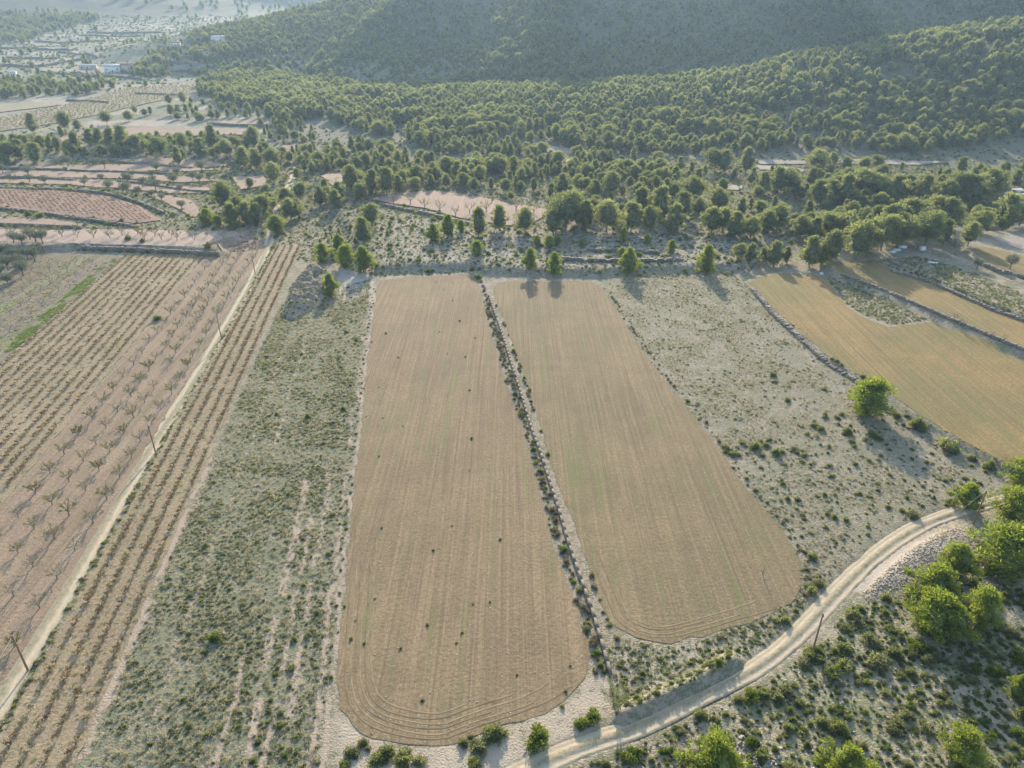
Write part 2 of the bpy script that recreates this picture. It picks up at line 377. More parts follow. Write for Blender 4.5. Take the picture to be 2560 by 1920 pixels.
def hit(pxs):
    """where the lines of sight through these pixels meet the ground"""
    pxs = np.asarray(pxs, float).reshape(-1, 2)
    dx, dy = (pxs[:, 0] - 1280) / F, (960 - pxs[:, 1]) / F
    d = np.stack([dx, math.cos(PITCH) + dy * math.sin(PITCH), -math.sin(PITCH) + dy * math.cos(PITCH)], 1)
    T = np.geomspace(60, 5000, 300); n = len(d)
    X = d[:, 0:1] * T; Y = d[:, 1:2] * T; Zr = CAMH + d[:, 2:3] * T
    below = zfun(X.ravel(), Y.ravel()).reshape(X.shape) > Zr
    i = np.argmax(below, 1); i = np.where(below.any(1), np.maximum(i, 1), 299)
    lo, hi = T[i - 1].copy(), T[i].copy()
    for _ in range(2):
        t = lo[:, None] + (hi - lo)[:, None] * np.linspace(0, 1, 24)
        b = zfun((d[:, 0:1] * t).ravel(), (d[:, 1:2] * t).ravel()).reshape(t.shape) > CAMH + d[:, 2:3] * t; b[:, -1] = True
        j = np.maximum(np.argmax(b, 1), 1); k = np.arange(n); lo, hi = t[k, j - 1], t[k, j]
    t = hi; P = np.stack([d[:, 0] * t, d[:, 1] * t], 1)
    return np.column_stack([P, zfun(P[:, 0], P[:, 1])])
# ---------------------------------------------------------------- the ground: one sheet out to the horizon
PATHS = ((-17.2, 40, 225, .42), (-15.7, 40, 225, .3), (-20.5, 60, 118, .4), (-22.6, 40, 100, .3), (-24.9, 48, 112, .6), (-28.2, 40, 70, .3), (-33, 120, 200, .25), (-38, 60, 190, .2), (-45, 40, 210, .9))
def wander(y, u0): return 1.6 * (fbm(y / 9, y * 0 + u0, 51) - .47)
def build_ground():
    ang = np.radians(np.r_[np.arange(-75, -43, 2.0), np.arange(-43, 43.01, .32), np.arange(45, 76, 2.0)])
    R = [22.0]
    while R[-1] < 8000: R.append(R[-1] * 1.0062)
    R = np.array(R); A, RR = np.meshgrid(ang, R)
    x, y = (RR * np.sin(A)).ravel(), (RR * np.cos(A)).ravel()
    z = zfun(x, y)
    low = np.zeros(x.shape); near = y < 300
    for P in SHEETS: low[near] = np.maximum(low[near], sst(sdist(x[near], y[near], P) / 1.5))
    for L, w in ((TRACK_L, 1.8), (TRACK_R, 1.7)): low[near] = np.maximum(low[near], sst((w - ldist(x[near], y[near], L)) / .8))
    z = z - .28 * low
    z[near] += .10 * (fbm(x[near] / 2.2, y[near] / 2.2, 31, 3) - .47) * (1 - low[near])
    # the gravel heap beside the right-hand track
    for (gx, gy, gh, gr) in GRAVEL: z = z + gh * np.exp(-(((x - gx) ** 2 + (y - gy) ** 2) / gr ** 2) ** 1.5) * sst((ldist(x, y, TRACK_R) - 2.2) / 1.8)
    n, k = len(R), len(ang)
    i = np.arange(n - 1)[:, None] * k + np.arange(k - 1)[None, :]
    Q = np.stack([i, i + 1, i + k + 1, i + k], -1).reshape(-1, 4)[:, ::-1]
    me = mesh('ground', np.stack([x, y, z], 1), Q, [MAT_GROUND], sm=True)
    # what grows on what: soil colour, plant colour and how much is overgrown
    S = np.tile(np.array([.30, .243, .17]), (len(x), 1)); G = np.tile(np.array([.125, .135, .068]), (len(x), 1)); V = np.full(len(x), .42)
    def put(m, s=None, g=None, v=None):
        m = np.clip(m, 0, 1)[:, None]
        if s is not None: S[:] = S * (1 - m) + np.array(s) * m
        if g is not None: G[:] = G * (1 - m) + np.array(g) * m
        if v is not None: V[:] = V * (1 - m[:, 0]) + v * m[:, 0]
    soft = lambda P, w=1.0: sst(sdist(x, y, P) / w + .5)
    put(soft(SCRUB, 2), (.265, .22, .155), (.155, .158, .095), .66)
    put(soft(FALLOW, 2), (.285, .24, .172), (.185, .17, .112), .55)
    slope = sst((x - 14 - (78 - y) * .6) / 3) * sst((125 - y) / 10) * sst((ldist(x, y, TRACK_R) - 1.5) / 1.5) * (y < TRACK_Y(x))
    put(slope, (.345, .28, .19), (.175, .185, .095), .52)
    put(sst((y - 262) / 25), (.235, .20, .155), (.14, .145, .09), .55)
    put(sst((y - 300) / 40) * sst((x + 240 - (y - 300) * .35) / 60), (.17, .142, .112), (.095, .10, .062), .62)  # wood floor: brown earth, with tree shade put into the darker colour
    # patchwork of terraces in the far valley on the left
    va = sst((y - 430) / 60) * sst((-x - 115 - .06 * y) / 70) * sst((1900 - y) / 300)
    wx = x + 30 * fbm(x / 90, y / 90, 41); wy = y + 30 * fbm(x / 90, y / 90, 42)
    cx = np.floor(wx / 62 + .35 * np.floor(wy / 24)); cy = np.floor(wy / 24); h = _hash(cx, cy, 5); h2 = _hash(cx, cy, 9)
    pal = np.array([[.33, .27, .20], [.31, .24, .175], [.21, .21, .12], [.27, .25, .17], [.24, .225, .145], [.34, .285, .21]])
    pc = pal[(h * 5.99).astype(int)]
    S[:] = S * (1 - va[:, None]) + pc * va[:, None]; V[:] = V * (1 - va) + (.22 + .4 * h2) * va
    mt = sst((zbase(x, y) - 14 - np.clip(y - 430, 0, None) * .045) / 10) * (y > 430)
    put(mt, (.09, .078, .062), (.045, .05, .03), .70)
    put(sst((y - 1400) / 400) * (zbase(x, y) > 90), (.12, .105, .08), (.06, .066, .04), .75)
    for (P, s, v) in GROUND_SPOTS: put(soft(P, 1.5), s, None, v)
    # worn lines through the left fallow strip
    if True:
        nz = (x < 5) & (x > -60) & (y < 240)
        ln = np.zeros(x.shape)
        for u0, y0, y1, w in PATHS:
            uu = x + K * y + wander(y, u0)
            ln = np.maximum(ln, np.where((y > y0) & (y < y1), sst((w - np.abs(uu - u0)) / .4 + .4), 0))
        put(ln * nz * sst((fbm(x / 3, y / 5, 53) - .3) * 6), (.36, .275, .195), None, .08)
    for nm, col, al in (('soil', S, np.ones(len(x))), ('plants', G, V)):
        a = me.color_attributes.new(nm, 'FLOAT_COLOR', 'POINT'); a.data.foreach_set('color', np.column_stack([col, al]).astype(np.float32).ravel())
    obj('ground', me, kind='structure')
_ty = sorted([(p[0], p[1]) for p in TRACK_R])
def TRACK_Y(x): return np.interp(x, [p[0] for p in _ty], [p[1] for p in _ty])
GRAVEL = [(*W(2225, 1425)[:2], .75, 4.2), (*W(2275, 1388)[:2], .75, 4.4), (*W(2335, 1362)[:2], .7, 4.4), (*W(2168, 1462)[:2], .5, 3.2), (*W(2390, 1345)[:2], .5, 4.0)]
GROUND_SPOTS = [(polyw([(1490, 1640), (1560, 1610), (1700, 1620), (1860, 1570), (1980, 1520), (1930, 1600), (1800, 1700), (1600, 1770), (1530, 1740)]), (.34, .285, .205), .42),
                (polyw([(850, 1800), (1000, 1875), (1180, 1850), (1420, 1760), (1480, 1690), (1530, 1700), (1480, 1830), (1330, 1900), (1250, 1960), (840, 1960)]), (.38, .31, .22), .22),
                (polyw([(2120, 1470), (2200, 1400), (2330, 1330), (2420, 1330), (2440, 1370), (2300, 1430), (2190, 1490)]), (.36, .305, .235), .05),
                (polyw([(1190, 690), (1215, 690), (1250, 830), (1300, 1000), (1400, 1300), (1530, 1690), (1490, 1700), (1380, 1330), (1300, 1060), (1240, 870)]), (.28, .23, .17), .45),
                (polyw([(930, 560), (1100, 540), (1500, 560), (1840, 600), (1840, 660), (1500, 670), (950, 660)], 2), (.27, .24, .20), .38),  # scrub terraces, soil toned down to hold the tree shade
                (polyw([(850, 660), (930, 640), (935, 720), (880, 760), (840, 740)]), (.38, .335, .275), .2)]

def sheet(name, P, mat, dz=.05, res=3.0, jit=.35, zoff=0.0, lift=None):
    """a worked patch of earth laid over the ground, with a ragged edge"""
    B_ = resample(np.vstack([P, P[:1]]), 1.6 if res < 4 else res * .6)[:-1]
    t = np.arange(len(B_)); ang = fbm(B_[:, 0] / 1.7, B_[:, 1] / 1.7, 61, 3) - .47
    nrm = np.roll(B_, -1, 0) - np.roll(B_, 1, 0); nrm = np.stack([nrm[:, 1], -nrm[:, 0]], 1); nrm /= np.linalg.norm(nrm, axis=1)[:, None] + 1e-9
    B_ = B_ + nrm * (ang * 4 * jit)[:, None]
    lo, hi = B_.min(0), B_.max(0)
    gx, gy = np.meshgrid(np.arange(lo[0], hi[0], res), np.arange(lo[1], hi[1], res)); g = np.stack([gx.ravel(), gy.ravel()], 1)
    g = g + rng.uniform(-.2, .2, g.shape) * res
    g = g[sdist(g[:, 0], g[:, 1], B_) > res * .4]
    vs = np.vstack([B_, g]); n = len(B_)
    r = geometry.delaunay_2d_cdt([Vector(v) for v in vs], [(i, (i + 1) % n) for i in range(n)], [], 1, 1e-5)
    V = np.array([(v.x, v.y) for v in r[0]]); T = np.array(r[2])
    if T.shape[1] != 3: raise RuntimeError('sheet')
    z = zfun(V[:, 0], V[:, 1]) + dz
    if lift is not None: z = z + lift
    o = obj(name, mesh(name, np.column_stack([V, z]), T, [mat], sm=True), kind='structure'); return o
def ribbon(name, L, w, mat, prof, dz=.06, step=1.5):
    L = resample(L, step); t = np.gradient(L, axis=0); t /= np.linalg.norm(t, axis=1)[:, None]; nr = np.stack([t[:, 1], -t[:, 0]], 1)
    us = np.linspace(0, 1, len(prof)); s = np.r_[0, np.cumsum(np.hypot(*(L[1:] - L[:-1]).T))]
    ed = w * (1 + .35 * (fbm(s / 5, s * 0, 71, 3) - .47))
    V, UV = [], []
    zc = zfun(L[:, 0], L[:, 1])
    for u, pz in zip(us, prof):
        P = L + nr * ((u - .5) * ed)[:, None]; V.append(np.column_stack([P, zc + dz + pz + .03 * (fbm(s / 2, s * 0 + u * 9, 72, 2) - .4)])); UV.append(np.column_stack([np.full(len(L), u), s]))
    k = len(L); n = len(us); V = np.vstack(V); UV = np.vstack(UV)
    i = np.arange(n - 1)[:, None] * k + np.arange(k - 1)[None, :]
    Q = np.stack([i, i + k, i + k + 1, i + 1], -1).reshape(-1, 4)[:, ::-1]
    return obj(name, mesh(name, V, Q, [mat], uv=UV, sm=True), kind='structure')
build_ground()
PROF = [-.13, -.05, -.08, -.13, -.05, .06, .08, .06, -.05, -.13, -.08, -.05, -.13]
ribbon('dirt_track', TRACK_L, 4.0, MAT_TRACK, PROF)
ribbon('dirt_track', TRACK_R, 3.0, MAT_TRACK, PROF)
UPT = smooth(hit([(678, 590), (678, 560), (690, 530), (694, 505)])[:, :2]); UPT2 = smooth(hit([(696, 500), (718, 478), (732, 450), (736, 432), (730, 418)])[:, :2])
ribbon('dirt_track', UPT, 3.4, MAT_TRACK, PROF, .2); ribbon('dirt_track', UPT2, 4.2, MAT_TRACK, PROF, .25)
ribbon('dirt_track', hit([(718, 412), (726, 395), (738, 380)])[:, :2], 4.0, MAT_TRACK, PROF, .3)
ribbon('dirt_track', smooth(hit([(630, 290), (640, 283), (652, 276)])[:, :2]), 5.0, MAT_TRACK, PROF, .4)
sheet('ploughed_field', F1, MAT_F1)
sheet('ploughed_field', F2, MAT_F2)
sheet('sprouting_field', F3, MAT_F3); sheet('sprouting_field', F4, MAT_F3)
sheet('sprouting_field', F6, MAT_F3); sheet('bare_field', F7, MAT_BARE)
def furrows(P, offs, base_cols):
    L = smooth(P, 2); L = resample(L, 1.2); t = np.gradient(L, axis=0); t /= np.linalg.norm(t, axis=1)[:, None]; nr = np.stack([t[:, 1], -t[:, 0]], 1)
    for k, o in enumerate(offs):
        Lk = L[5 * k % 13:len(L) - 7 * k % 11]; wob = (fbm(np.arange(len(Lk)) / 6.0, np.full(len(Lk), k * 3.1), 87, 2) - .4)[:, None] * .5
        ribbon('headland_furrow', Lk + nr[5 * k % 13:len(L) - 7 * k % 11] * (o + wob), .36, base_cols[k % 2], [-.02, .02, .035, .02, -.02], .05, 1.2)
FURROW = [plain('dark_furrow', (.165, .125, .068), .3, .5), plain('pale_furrow', (.215, .16, .088), .3, .5)]
furrows(F1[13:24], (.9, 1.6, 2.3, 3.0, 3.7, 4.5), FURROW); furrows(F2[16:25], (.8, 1.5, 2.2, 2.9), FURROW)
sheet('orchard_field', ORCH, MAT_ORCH); sheet('vineyard_field', VINES_L, MAT_VINE); sheet('vineyard_field', VINES_R, MAT_VINE)
sheet('weedy_field', LEFTF, MAT_LEFT); sheet('orchard_field', STRIP, MAT_STRIP)
HP = lambda pts: hit(pts)[:, :2]
REDV = HP([(-60, 476), (0, 472), (155, 478), (272, 492), (350, 517), (404, 552), (334, 560), (218, 544), (117, 535), (0, 519), (-60, 512)])
TERR = [HP(p) for p in ([(-40, 544), (117, 548), (218, 566), (100, 562), (-40, 560)],
    [(93, 417), (250, 413), (400, 412), (560, 425), (430, 431), (200, 428), (95, 425)],
    [(-40, 428), (120, 429), (290, 433), (420, 440), (560, 452), (450, 458), (300, 447), (0, 441), (-40, 441)],
    [(-40, 450), (120, 450), (250, 452), (330, 457), (440, 466), (565, 472), (520, 482), (440, 486), (330, 476), (150, 462), (-40, 458)],
    [(350, 480), (430, 492), (480, 503), (505, 540), (480, 545), (440, 520), (390, 498)],
    [(285, 402), (400, 396), (520, 402), (575, 416), (500, 420), (400, 410)],
    [(582, 445), (660, 440), (668, 464), (604, 476), (590, 460)],
    [(75, 352), (200, 332), (330, 322), (500, 323), (662, 326), (650, 338), (400, 341), (250, 342), (150, 356)],
    [(530, 305), (600, 302), (672, 303), (670, 312), (580, 311)],
    [(700, 366), (745, 362), (740, 376), (715, 380)], [(800, 440), (870, 430), (880, 450), (830, 465)])]
CLEAR = HP([(925, 500), (1000, 484), (1090, 478), (1180, 490), (1260, 508), (1340, 520), (1388, 530), (1335, 556), (1270, 566), (1150, 546), (1060, 522), (970, 508)])
PALE = [HP(p) for p in ([(1290, 362), (1370, 366), (1440, 374), (1510, 384), (1490, 392), (1400, 386), (1320, 374)], [(1340, 392), (1420, 398), (1450, 404), (1380, 408)],
    [(1880, 400), (2010, 404), (2015, 412), (1900, 412)], [(1890, 415), (2010, 424), (2010, 432), (1900, 426)], [(2000, 398), (2200, 400), (2370, 406), (2300, 414), (2100, 410)],
    [(1790, 462), (1860, 466), (1850, 478), (1800, 474)], [(880, 255), (980, 255), (975, 262), (890, 262)])]
YEL = [HP(p) for p in ([(-30, 305), (120, 272), (200, 255), (330, 220), (490, 213), (488, 232), (330, 268), (150, 308), (-30, 332)], [(180, 248), (300, 225), (400, 216), (330, 240), (240, 256)], [(-30, 262), (80, 256), (160, 262), (60, 275), (-30, 285)])]
MIDSHEETS = [REDV, CLEAR] + TERR + PALE + YEL
sheet('red_vineyard_field', REDV, MAT_REDV, .35, 4.0)
for P in TERR: sheet('terrace_field', P, MAT_TERR, .45, 4.0)
sheet('clearing_field', CLEAR, MAT_TERR, .45, 3.0)
for P in PALE: sheet('clearing_field', P, MAT_BARE, .5, 4.0)
for P in YEL[:1] + YEL[2:]: sheet('yellow_vineyard_field', P, MAT_YELV, .5, 6.0)
# earth mound beside the vine rows: furrowed by rain
def mound_h(X, Y):
    d = sdist(X, Y, MOUND); k = sst((d + 2.0) / 4.5)
    return k * (1.6 + 1.3 * (1 - np.abs(fbm(X / 9, Y / 5.0, 81, 4) - .47) * 6) + 1.2 * (1 - np.abs(fbm(X / 3.2 + 7, Y / 2.0, 83, 3) - .45) * 5) + .5 * (fbm(X / 1.1, Y / 1.1, 85, 2) - .4)) * sst((d + 2) / 5)
def build_mound():
    lo, hi = MOUND.min(0) - 3, MOUND.max(0) + 3
    xs, ys = np.arange(lo[0], hi[0], .35), np.arange(lo[1], hi[1], .35); X, Y = np.meshgrid(xs, ys)
    hgt = mound_h(X, Y)
    Z = zfun(X.ravel(), Y.ravel()).reshape(X.shape) + hgt - .35
    n, m_ = X.shape; i = np.arange(n - 1)[:, None] * m_ + np.arange(m_ - 1)[None, :]
    Q = np.stack([i, i + 1, i + m_ + 1, i + m_], -1).reshape(-1, 4); keep = (hgt.ravel()[Q].max(1) > .05); Q = Q[keep]
    obj('earth_mound', mesh('earth_mound', np.column_stack([X.ravel(), Y.ravel(), Z.ravel()]), Q, [MAT_MOUND], sm=True), kind='structure')
build_mound()
# ---------------------------------------------------------------- plants: leaves are real faces, a few shapes of each kind
MAT_BARK = plain('pine_bark', (.16, .12, .09), .3, 6.0)
MAT_GREYBARK = plain('grey_bark', (.215, .185, .15), .3, 6.0)
MAT_INNER = plain('added_crown_core', (.085, .10, .055), .4, 3.0)  # opaque core added inside pine crowns to block light from behind
MAT_INNER_Y = plain('added_young_crown_core', (.10, .13, .04), .4, 3.0)
MAT_PINE = leafmat('pine_needles', [(.085, .105, .056), (.122, .144, .074), (.158, .176, .09), (.20, .21, .115)], .55, (2.1, 2.05, 1.15), .5)
MAT_PINE_Y = leafmat('young_pine_needles', [(.115, .15, .036), (.155, .19, .048), (.20, .225, .062)], .57, (1.9, 1.9, .8))
MAT_OLIVE = leafmat('olive_leaves', [(.10, .115, .075), (.15, .165, .115), (.21, .22, .165)], .25, (1.3, 1.4, 1.0))
MAT_ALMOND = leafmat('almond_leaves', [(.11, .11, .05), (.17, .16, .07), (.23, .21, .09)], .4, (1.6, 1.5, .7), .5)
MAT_VINELEAF = leafmat('autumn_vine_leaves', [(.085, .04, .026), (.125, .07, .035), (.17, .115, .045), (.18, .15, .06), (.15, .145, .065), (.12, .14, .06)], .4, (1.5, 1.2, .8), .62)
MAT_SHRUB = leafmat('shrub_leaves', [(.105, .125, .055), (.145, .165, .072), (.19, .20, .095), (.24, .24, .13)], .5, (1.5, 1.6, .8), .6)
MAT_SHRUB_B = leafmat('rosemary_leaves', [(.125, .14, .075), (.17, .18, .10), (.23, .23, .14)], .5, (1.5, 1.5, .9), .5)
MAT_SHRUB_G = leafmat('bright_shrub_leaves', [(.075, .105, .024), (.115, .150, .035), (.16, .18, .05)], .42, (1.7, 1.8, .7), .5)
MAT_DRY = leafmat('dry_grass', [(.34, .30, .20), (.43, .38, .26), (.50, .45, .32)], .4, (1.2, 1.1, .8), .5)
MAT_GRASS = leafmat('grey_green_grass', [(.25, .235, .16), (.33, .305, .21), (.42, .39, .28)], .4, (1.2, 1.2, .8), .5)
MAT_FRESH = leafmat('fresh_grass', [(.09, .14, .03), (.13, .19, .04), (.20, .23, .07)], .4, (1.5, 1.6, .7), .5)
MAT_SCRUB = leafmat('scrub_leaves', [(.155, .165, .095), (.20, .205, .125), (.26, .255, .165)], .5, (1.4, 1.4, .9), .6)
MAT_TWIG = plain('bare_twigs', (.20, .165, .13), .25, 8.0, bump=0)
MAT_ROCK = plain('limestone', (.32, .28, .22), .3, 3.0, bump=.5)
MAT_CLOD = plain('dark_clods', (.11, .085, .06), .3, 4.0, bump=.5)

def rnd_dirs(r, n):
    v = r.normal(size=(n, 3)); return v / np.linalg.norm(v, axis=1)[:, None]
def leaf_cards(r, C0, D, L, Wd):
    """one narrow quad per leaf: centre C0, direction D, length L, width Wd"""
    n = len(C0); s = np.cross(D, rnd_dirs(r, n)); s /= np.linalg.norm(s, axis=1)[:, None] + 1e-9
    a = D * (L * .5)[:, None]; b = s * (Wd * .5)[:, None]
    V = np.stack([C0 - a - b * .6, C0 - a + b * .6, C0 + a + b, C0 + a - b], 1).reshape(-1, 3)
    return V, [np.arange(n * 4).reshape(n, 4)]
def clumps(r, cen, rad, per, L, Wd, up=.5, squash=.8):
    """leaves spread through balls round the branch tips, pointing outwards and up"""
    n = len(cen); k = n * per; d = rnd_dirs(r, k); rr = r.uniform(.25, 1, k) ** .5
    c = np.repeat(cen, per, 0); R = np.repeat(rad, per)
    P = c + d * (rr * R)[:, None] * np.array([1, 1, squash])
    D = d + r.normal(size=(k, 3)) * .45 + np.array([0, 0, up]); D /= np.linalg.norm(D, axis=1)[:, None]
    return leaf_cards(r, P, D, L * r.uniform(.7, 1.3, k), Wd * r.uniform(.7, 1.3, k))
def pine(seed, H=9.0, R=2.6, base=.14, n=62, per=46, lean=.0, flat=1.0, L=.48, Wd=.17, mat=None):
    r = np.random.default_rng(seed); z0 = H * base
    t = r.uniform(0, 1, n) ** .8; ph = r.uniform(0, 2 * np.pi, n)
    prof = np.sin(np.pi * np.clip(.16 + .80 * t ** flat, 0, 1)) ** .75
    lob = 1 + .34 * np.sin(ph * 2 + seed + t * 4) + .26 * np.sin(ph * 5 + t * 9 + seed * 2)
    rr = R * prof * lob * r.uniform(.55, 1.08, n)
    zz = z0 + (H - z0) * t * r.uniform(.93, 1.03, n)
    cen = np.column_stack([rr * np.cos(ph) + lean * zz, rr * np.sin(ph), zz])
    cen = np.vstack([cen, [[lean * H, 0, H * .97], [lean * H + .3, .2, H * .9]]])
    rad = R * r.uniform(.18, .40, len(cen)); rad[-2:] = R * .3
    crown = clumps(r, cen, rad, per, L, Wd, .55)
    fill = clumps(r, np.column_stack([lean * (z0 + (H - z0) * np.linspace(.1, .85, 7)), np.zeros(7), z0 + (H - z0) * np.linspace(.1, .85, 7)]), np.full(7, R * .55), per, L * 1.3, Wd * 2.2, .2)
    ni, nj = 7, 9; hv = []  # closed hull added so the sun does not shine through the crown
    for i in range(ni):
        tt = .04 + .92 * i / (ni - 1)
        for j in range(nj):
            a = 2 * np.pi * j / nj; q = .60 * R * (np.sin(np.pi * np.clip(.16 + .80 * tt ** flat, 0, 1)) ** .75) * (1 + .34 * np.sin(a * 2 + seed + tt * 4) + .26 * np.sin(a * 5 + tt * 9 + seed * 2)) * (.35 if i in (0, ni - 1) else 1)
            z = z0 + (H - z0) * (.02 + .88 * tt); hv.append((q * math.cos(a) + lean * z, q * math.sin(a), z))
    hq = np.array([[i * nj + j, i * nj + (j + 1) % nj, (i + 1) * nj + (j + 1) % nj, (i + 1) * nj + j] for i in range(ni - 1) for j in range(nj)])
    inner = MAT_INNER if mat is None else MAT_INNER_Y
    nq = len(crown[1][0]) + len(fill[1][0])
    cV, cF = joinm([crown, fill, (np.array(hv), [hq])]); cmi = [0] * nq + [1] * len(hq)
    tr = [tube([(0, 0, -.4), (.05 + lean * H * .2, .03, H * .25), (lean * H * .55, 0, H * .6), (lean * H * .9, 0, H * .92)], [.19, .15, .09, .03], 6)]
    for k in range(9):
        c = cen[r.integers(len(cen))]; a = np.array([lean * c[2] * .8, 0, max(.6, c[2] * .72)])
        tr.append(tube([a, a * .45 + c * .55 + [0, 0, -.1], c], [.06, .045, .015], 4))
    tV, tF = joinm(tr)
    return mesh('pine_trunk', tV, tF, [MAT_BARK]), mesh('pine_crown', cV, cF, [mat or MAT_PINE, inner], midx=cmi)
PINES = [pine(101, 9, 3.1), pine(102, 9, 2.7, .10, 62, flat=.62), pine(103, 9, 3.7, .22, 80, flat=1.4), pine(104, 9, 2.3, .08, 56, flat=.7), pine(105, 9, 3.3, .16, 70, lean=.06), pine(106, 9, 4.1, .28, 88, flat=1.6, lean=-.04), pine(107, 9, 2.8, .12, 62, lean=-.05)]
YPINES = [pine(201, 5, 1.9, .05, 74, 70, L=.28, Wd=.09, mat=MAT_PINE_Y), pine(202, 5, 1.7, .05, 70, 70, flat=.7, L=.28, Wd=.09, mat=MAT_PINE_Y), pine(203, 5, 2.2, .08, 84, 70, flat=1.2, L=.28, Wd=.09, mat=MAT_PINE_Y)]
def far_pine(seed, H, R):
    a, b = pine(seed, H, R, .10, 40, 22, L=.75, Wd=.34, flat=(.65, 1.0, 1.5)[seed % 3]); return b
def dome(seed, R, H, n, per, L, Wd, mat, name='shrub', up=.6):
    r = np.random.default_rng(seed); d = rnd_dirs(r, n); d[:, 2] = np.abs(d[:, 2]); q = r.uniform(.35, 1, n)[:, None]
    lob = (1 + .3 * np.sin(np.arctan2(d[:, 1], d[:, 0]) * 2 + seed))[:, None]
    cen = d * q * lob * np.array([R * .75, R * .75, H * .68]); cen[:, 2] += H * .12
    V, Fs = clumps(r, cen, np.full(n, R * .34), per, L, Wd, up); V[:, 2] = np.maximum(V[:, 2], -.05)
    st = [tube([(0, 0, -.1), tuple(cen[k] * .6), tuple(cen[k])], [.03 * R, .02 * R, .006], 3) for k in range(0, n, 4)]
    nl = len(Fs[0]); sV, sF = joinm(st); aV, aF = joinm([(V, Fs), (sV, sF)])
    tri = len(aF[0]) if aF[0].shape[1] == 3 else 0; mi = []
    for f in aF: mi += [1] * len(f) if f.shape[1] == 3 else [0] * nl + [1] * (len(f) - nl)
    return mesh(name, aV, aF, [mat, MAT_TWIG], midx=mi)
SHRUBS = [dome(301, 1, 1.0, 26, 34, .24, .085, MAT_SHRUB), dome(302, 1, .85, 24, 34, .22, .085, MAT_SHRUB_B), dome(303, 1, 1.2, 30, 32, .26, .09, MAT_SHRUB), dome(304, 1, .8, 22, 34, .22, .09, MAT_SHRUB_B)]
MAT_BROWN = leafmat('dry_brush', [(.13, .115, .07), (.18, .155, .095), (.24, .21, .13)], .4, (1.3, 1.2, .9), .6)
SHRUBS_D = [dome(321, 1, 1.0, 24, 30, .26, .06, MAT_BROWN), dome(322, 1, 1.25, 22, 30, .28, .06, MAT_BROWN)]
SHRUBS_G = [dome(311, 1, 1.15, 26, 34, .24, .085, MAT_SHRUB_G), dome(312, 1, .95, 24, 32, .24, .085, MAT_SHRUB_G)]
def tuft(seed, n, h, spread, mat, wd=.035):
    r = np.random.default_rng(seed); a = r.uniform(0, 2 * np.pi, n); q = r.uniform(0, spread, n)
    base = np.column_stack([q * np.cos(a), q * np.sin(a), np.zeros(n)]); D = np.column_stack([np.cos(a) * .5, np.sin(a) * .5, np.ones(n)]) + r.normal(size=(n, 3)) * .25
    D /= np.linalg.norm(D, axis=1)[:, None]; L = h * r.uniform(.5, 1.1, n)
    V, Fs = leaf_cards(r, base + D * (L * .5)[:, None], D, L, np.full(n, wd)); return mesh('tuft', V, Fs, [mat])
TUFT_DRY = [tuft(401 + k, 22, .45, .22, MAT_DRY, .05) for k in range(2)]; TUFT_GREY = [tuft(411 + k, 26, .40, .30, MAT_GRASS, .06) for k in range(2)]
TUFT_FRESH = [tuft(421 + k, 24, .30, .28, MAT_FRESH, .06) for k in range(2)]
LOWS = [dome(501 + k, .5, .38, 9, 16, .20, .085, (MAT_SCRUB, MAT_SCRUB, MAT_SHRUB)[k]) for k in range(3)]
def olive(seed, H=3.6, R=1.9):
    r = np.random.default_rng(seed); n = 34; d = rnd_dirs(r, n); d[:, 2] = d[:, 2] * .8 + .15
    cen = d * r.uniform(.55, 1, n)[:, None] * np.array([R * .8, R * .8, H * .30]) + np.array([0, 0, H * .64])
    cV, cF = clumps(r, cen, np.full(n, R * .36), 44, .24, .085, .3)
    tr = [tube([(0, 0, -.3), (.08, .05, .5), (.05, -.05, H * .35)], [.24, .18, .16], 6)]
    for k in range(7): c = cen[k * 4 % n]; tr.append(tube([(.05, -.05, H * .3), (c * .5 + np.array([0, 0, H * .22])), c], [.11, .07, .02], 4))
    tV, tF = joinm(tr); return mesh('olive_trunk', tV, tF, [MAT_GREYBARK]), mesh('olive_crown', cV, cF, [MAT_OLIVE])
OLIVES = [olive(601), olive(602, 3.2, 2.0), olive(603, 4.0, 1.8)]
def branching(r, p, d, L, rad, depth, out, tips, spread=.55, up=.25, kids=3):
    q = p + d * L * .5 + r.normal(size=3) * L * .05; e = p + d * L + r.normal(size=3) * L * .08
    out.append(tube([p, q, e], [rad, rad * .8, rad * .55], 4 if rad > .02 else 3, cap=False))
    if depth == 0: tips.append((p, e)); return
    for k in range(kids):
        dd = d + r.normal(size=3) * spread + np.array([0, 0, up]); dd /= np.linalg.norm(dd)
        branching(r, e if k else q, dd, L * r.uniform(.6, .85), rad * .55, depth - 1, out, tips, spread, up, kids)
def almond(seed, leaves, limbs=5, H=2.9):
    r = np.random.default_rng(seed); out = [tube([(0, 0, -.3), (.03, .02, .35), (.0, .05, .75)], [.15, .12, .12], 6)]; tips = []
    for k in range(limbs):
        a = 2 * np.pi * (k + r.uniform(-.25, .25)) / limbs; d = np.array([math.cos(a) * .75, math.sin(a) * .75, .85]); d /= np.linalg.norm(d)
        branching(r, np.array([0, .04, .70]), d, H * .36, .065, 2, out, tips, .38, .22)
    tV, tF = joinm(out); P = []
    for a, b in tips: P += [a + (b - a) * t for t in r.uniform(.1, 1.1, leaves)]
    P = np.array(P) + r.normal(size=(len(P), 3)) * .07
    cV, cF = leaf_cards(r, P, rnd_dirs(r, len(P)), np.full(len(P), .17), np.full(len(P), .075))
    return mesh('almond_wood', tV, tF, [MAT_GREYBARK]), mesh('almond_leaves', cV, cF, [MAT_ALMOND])
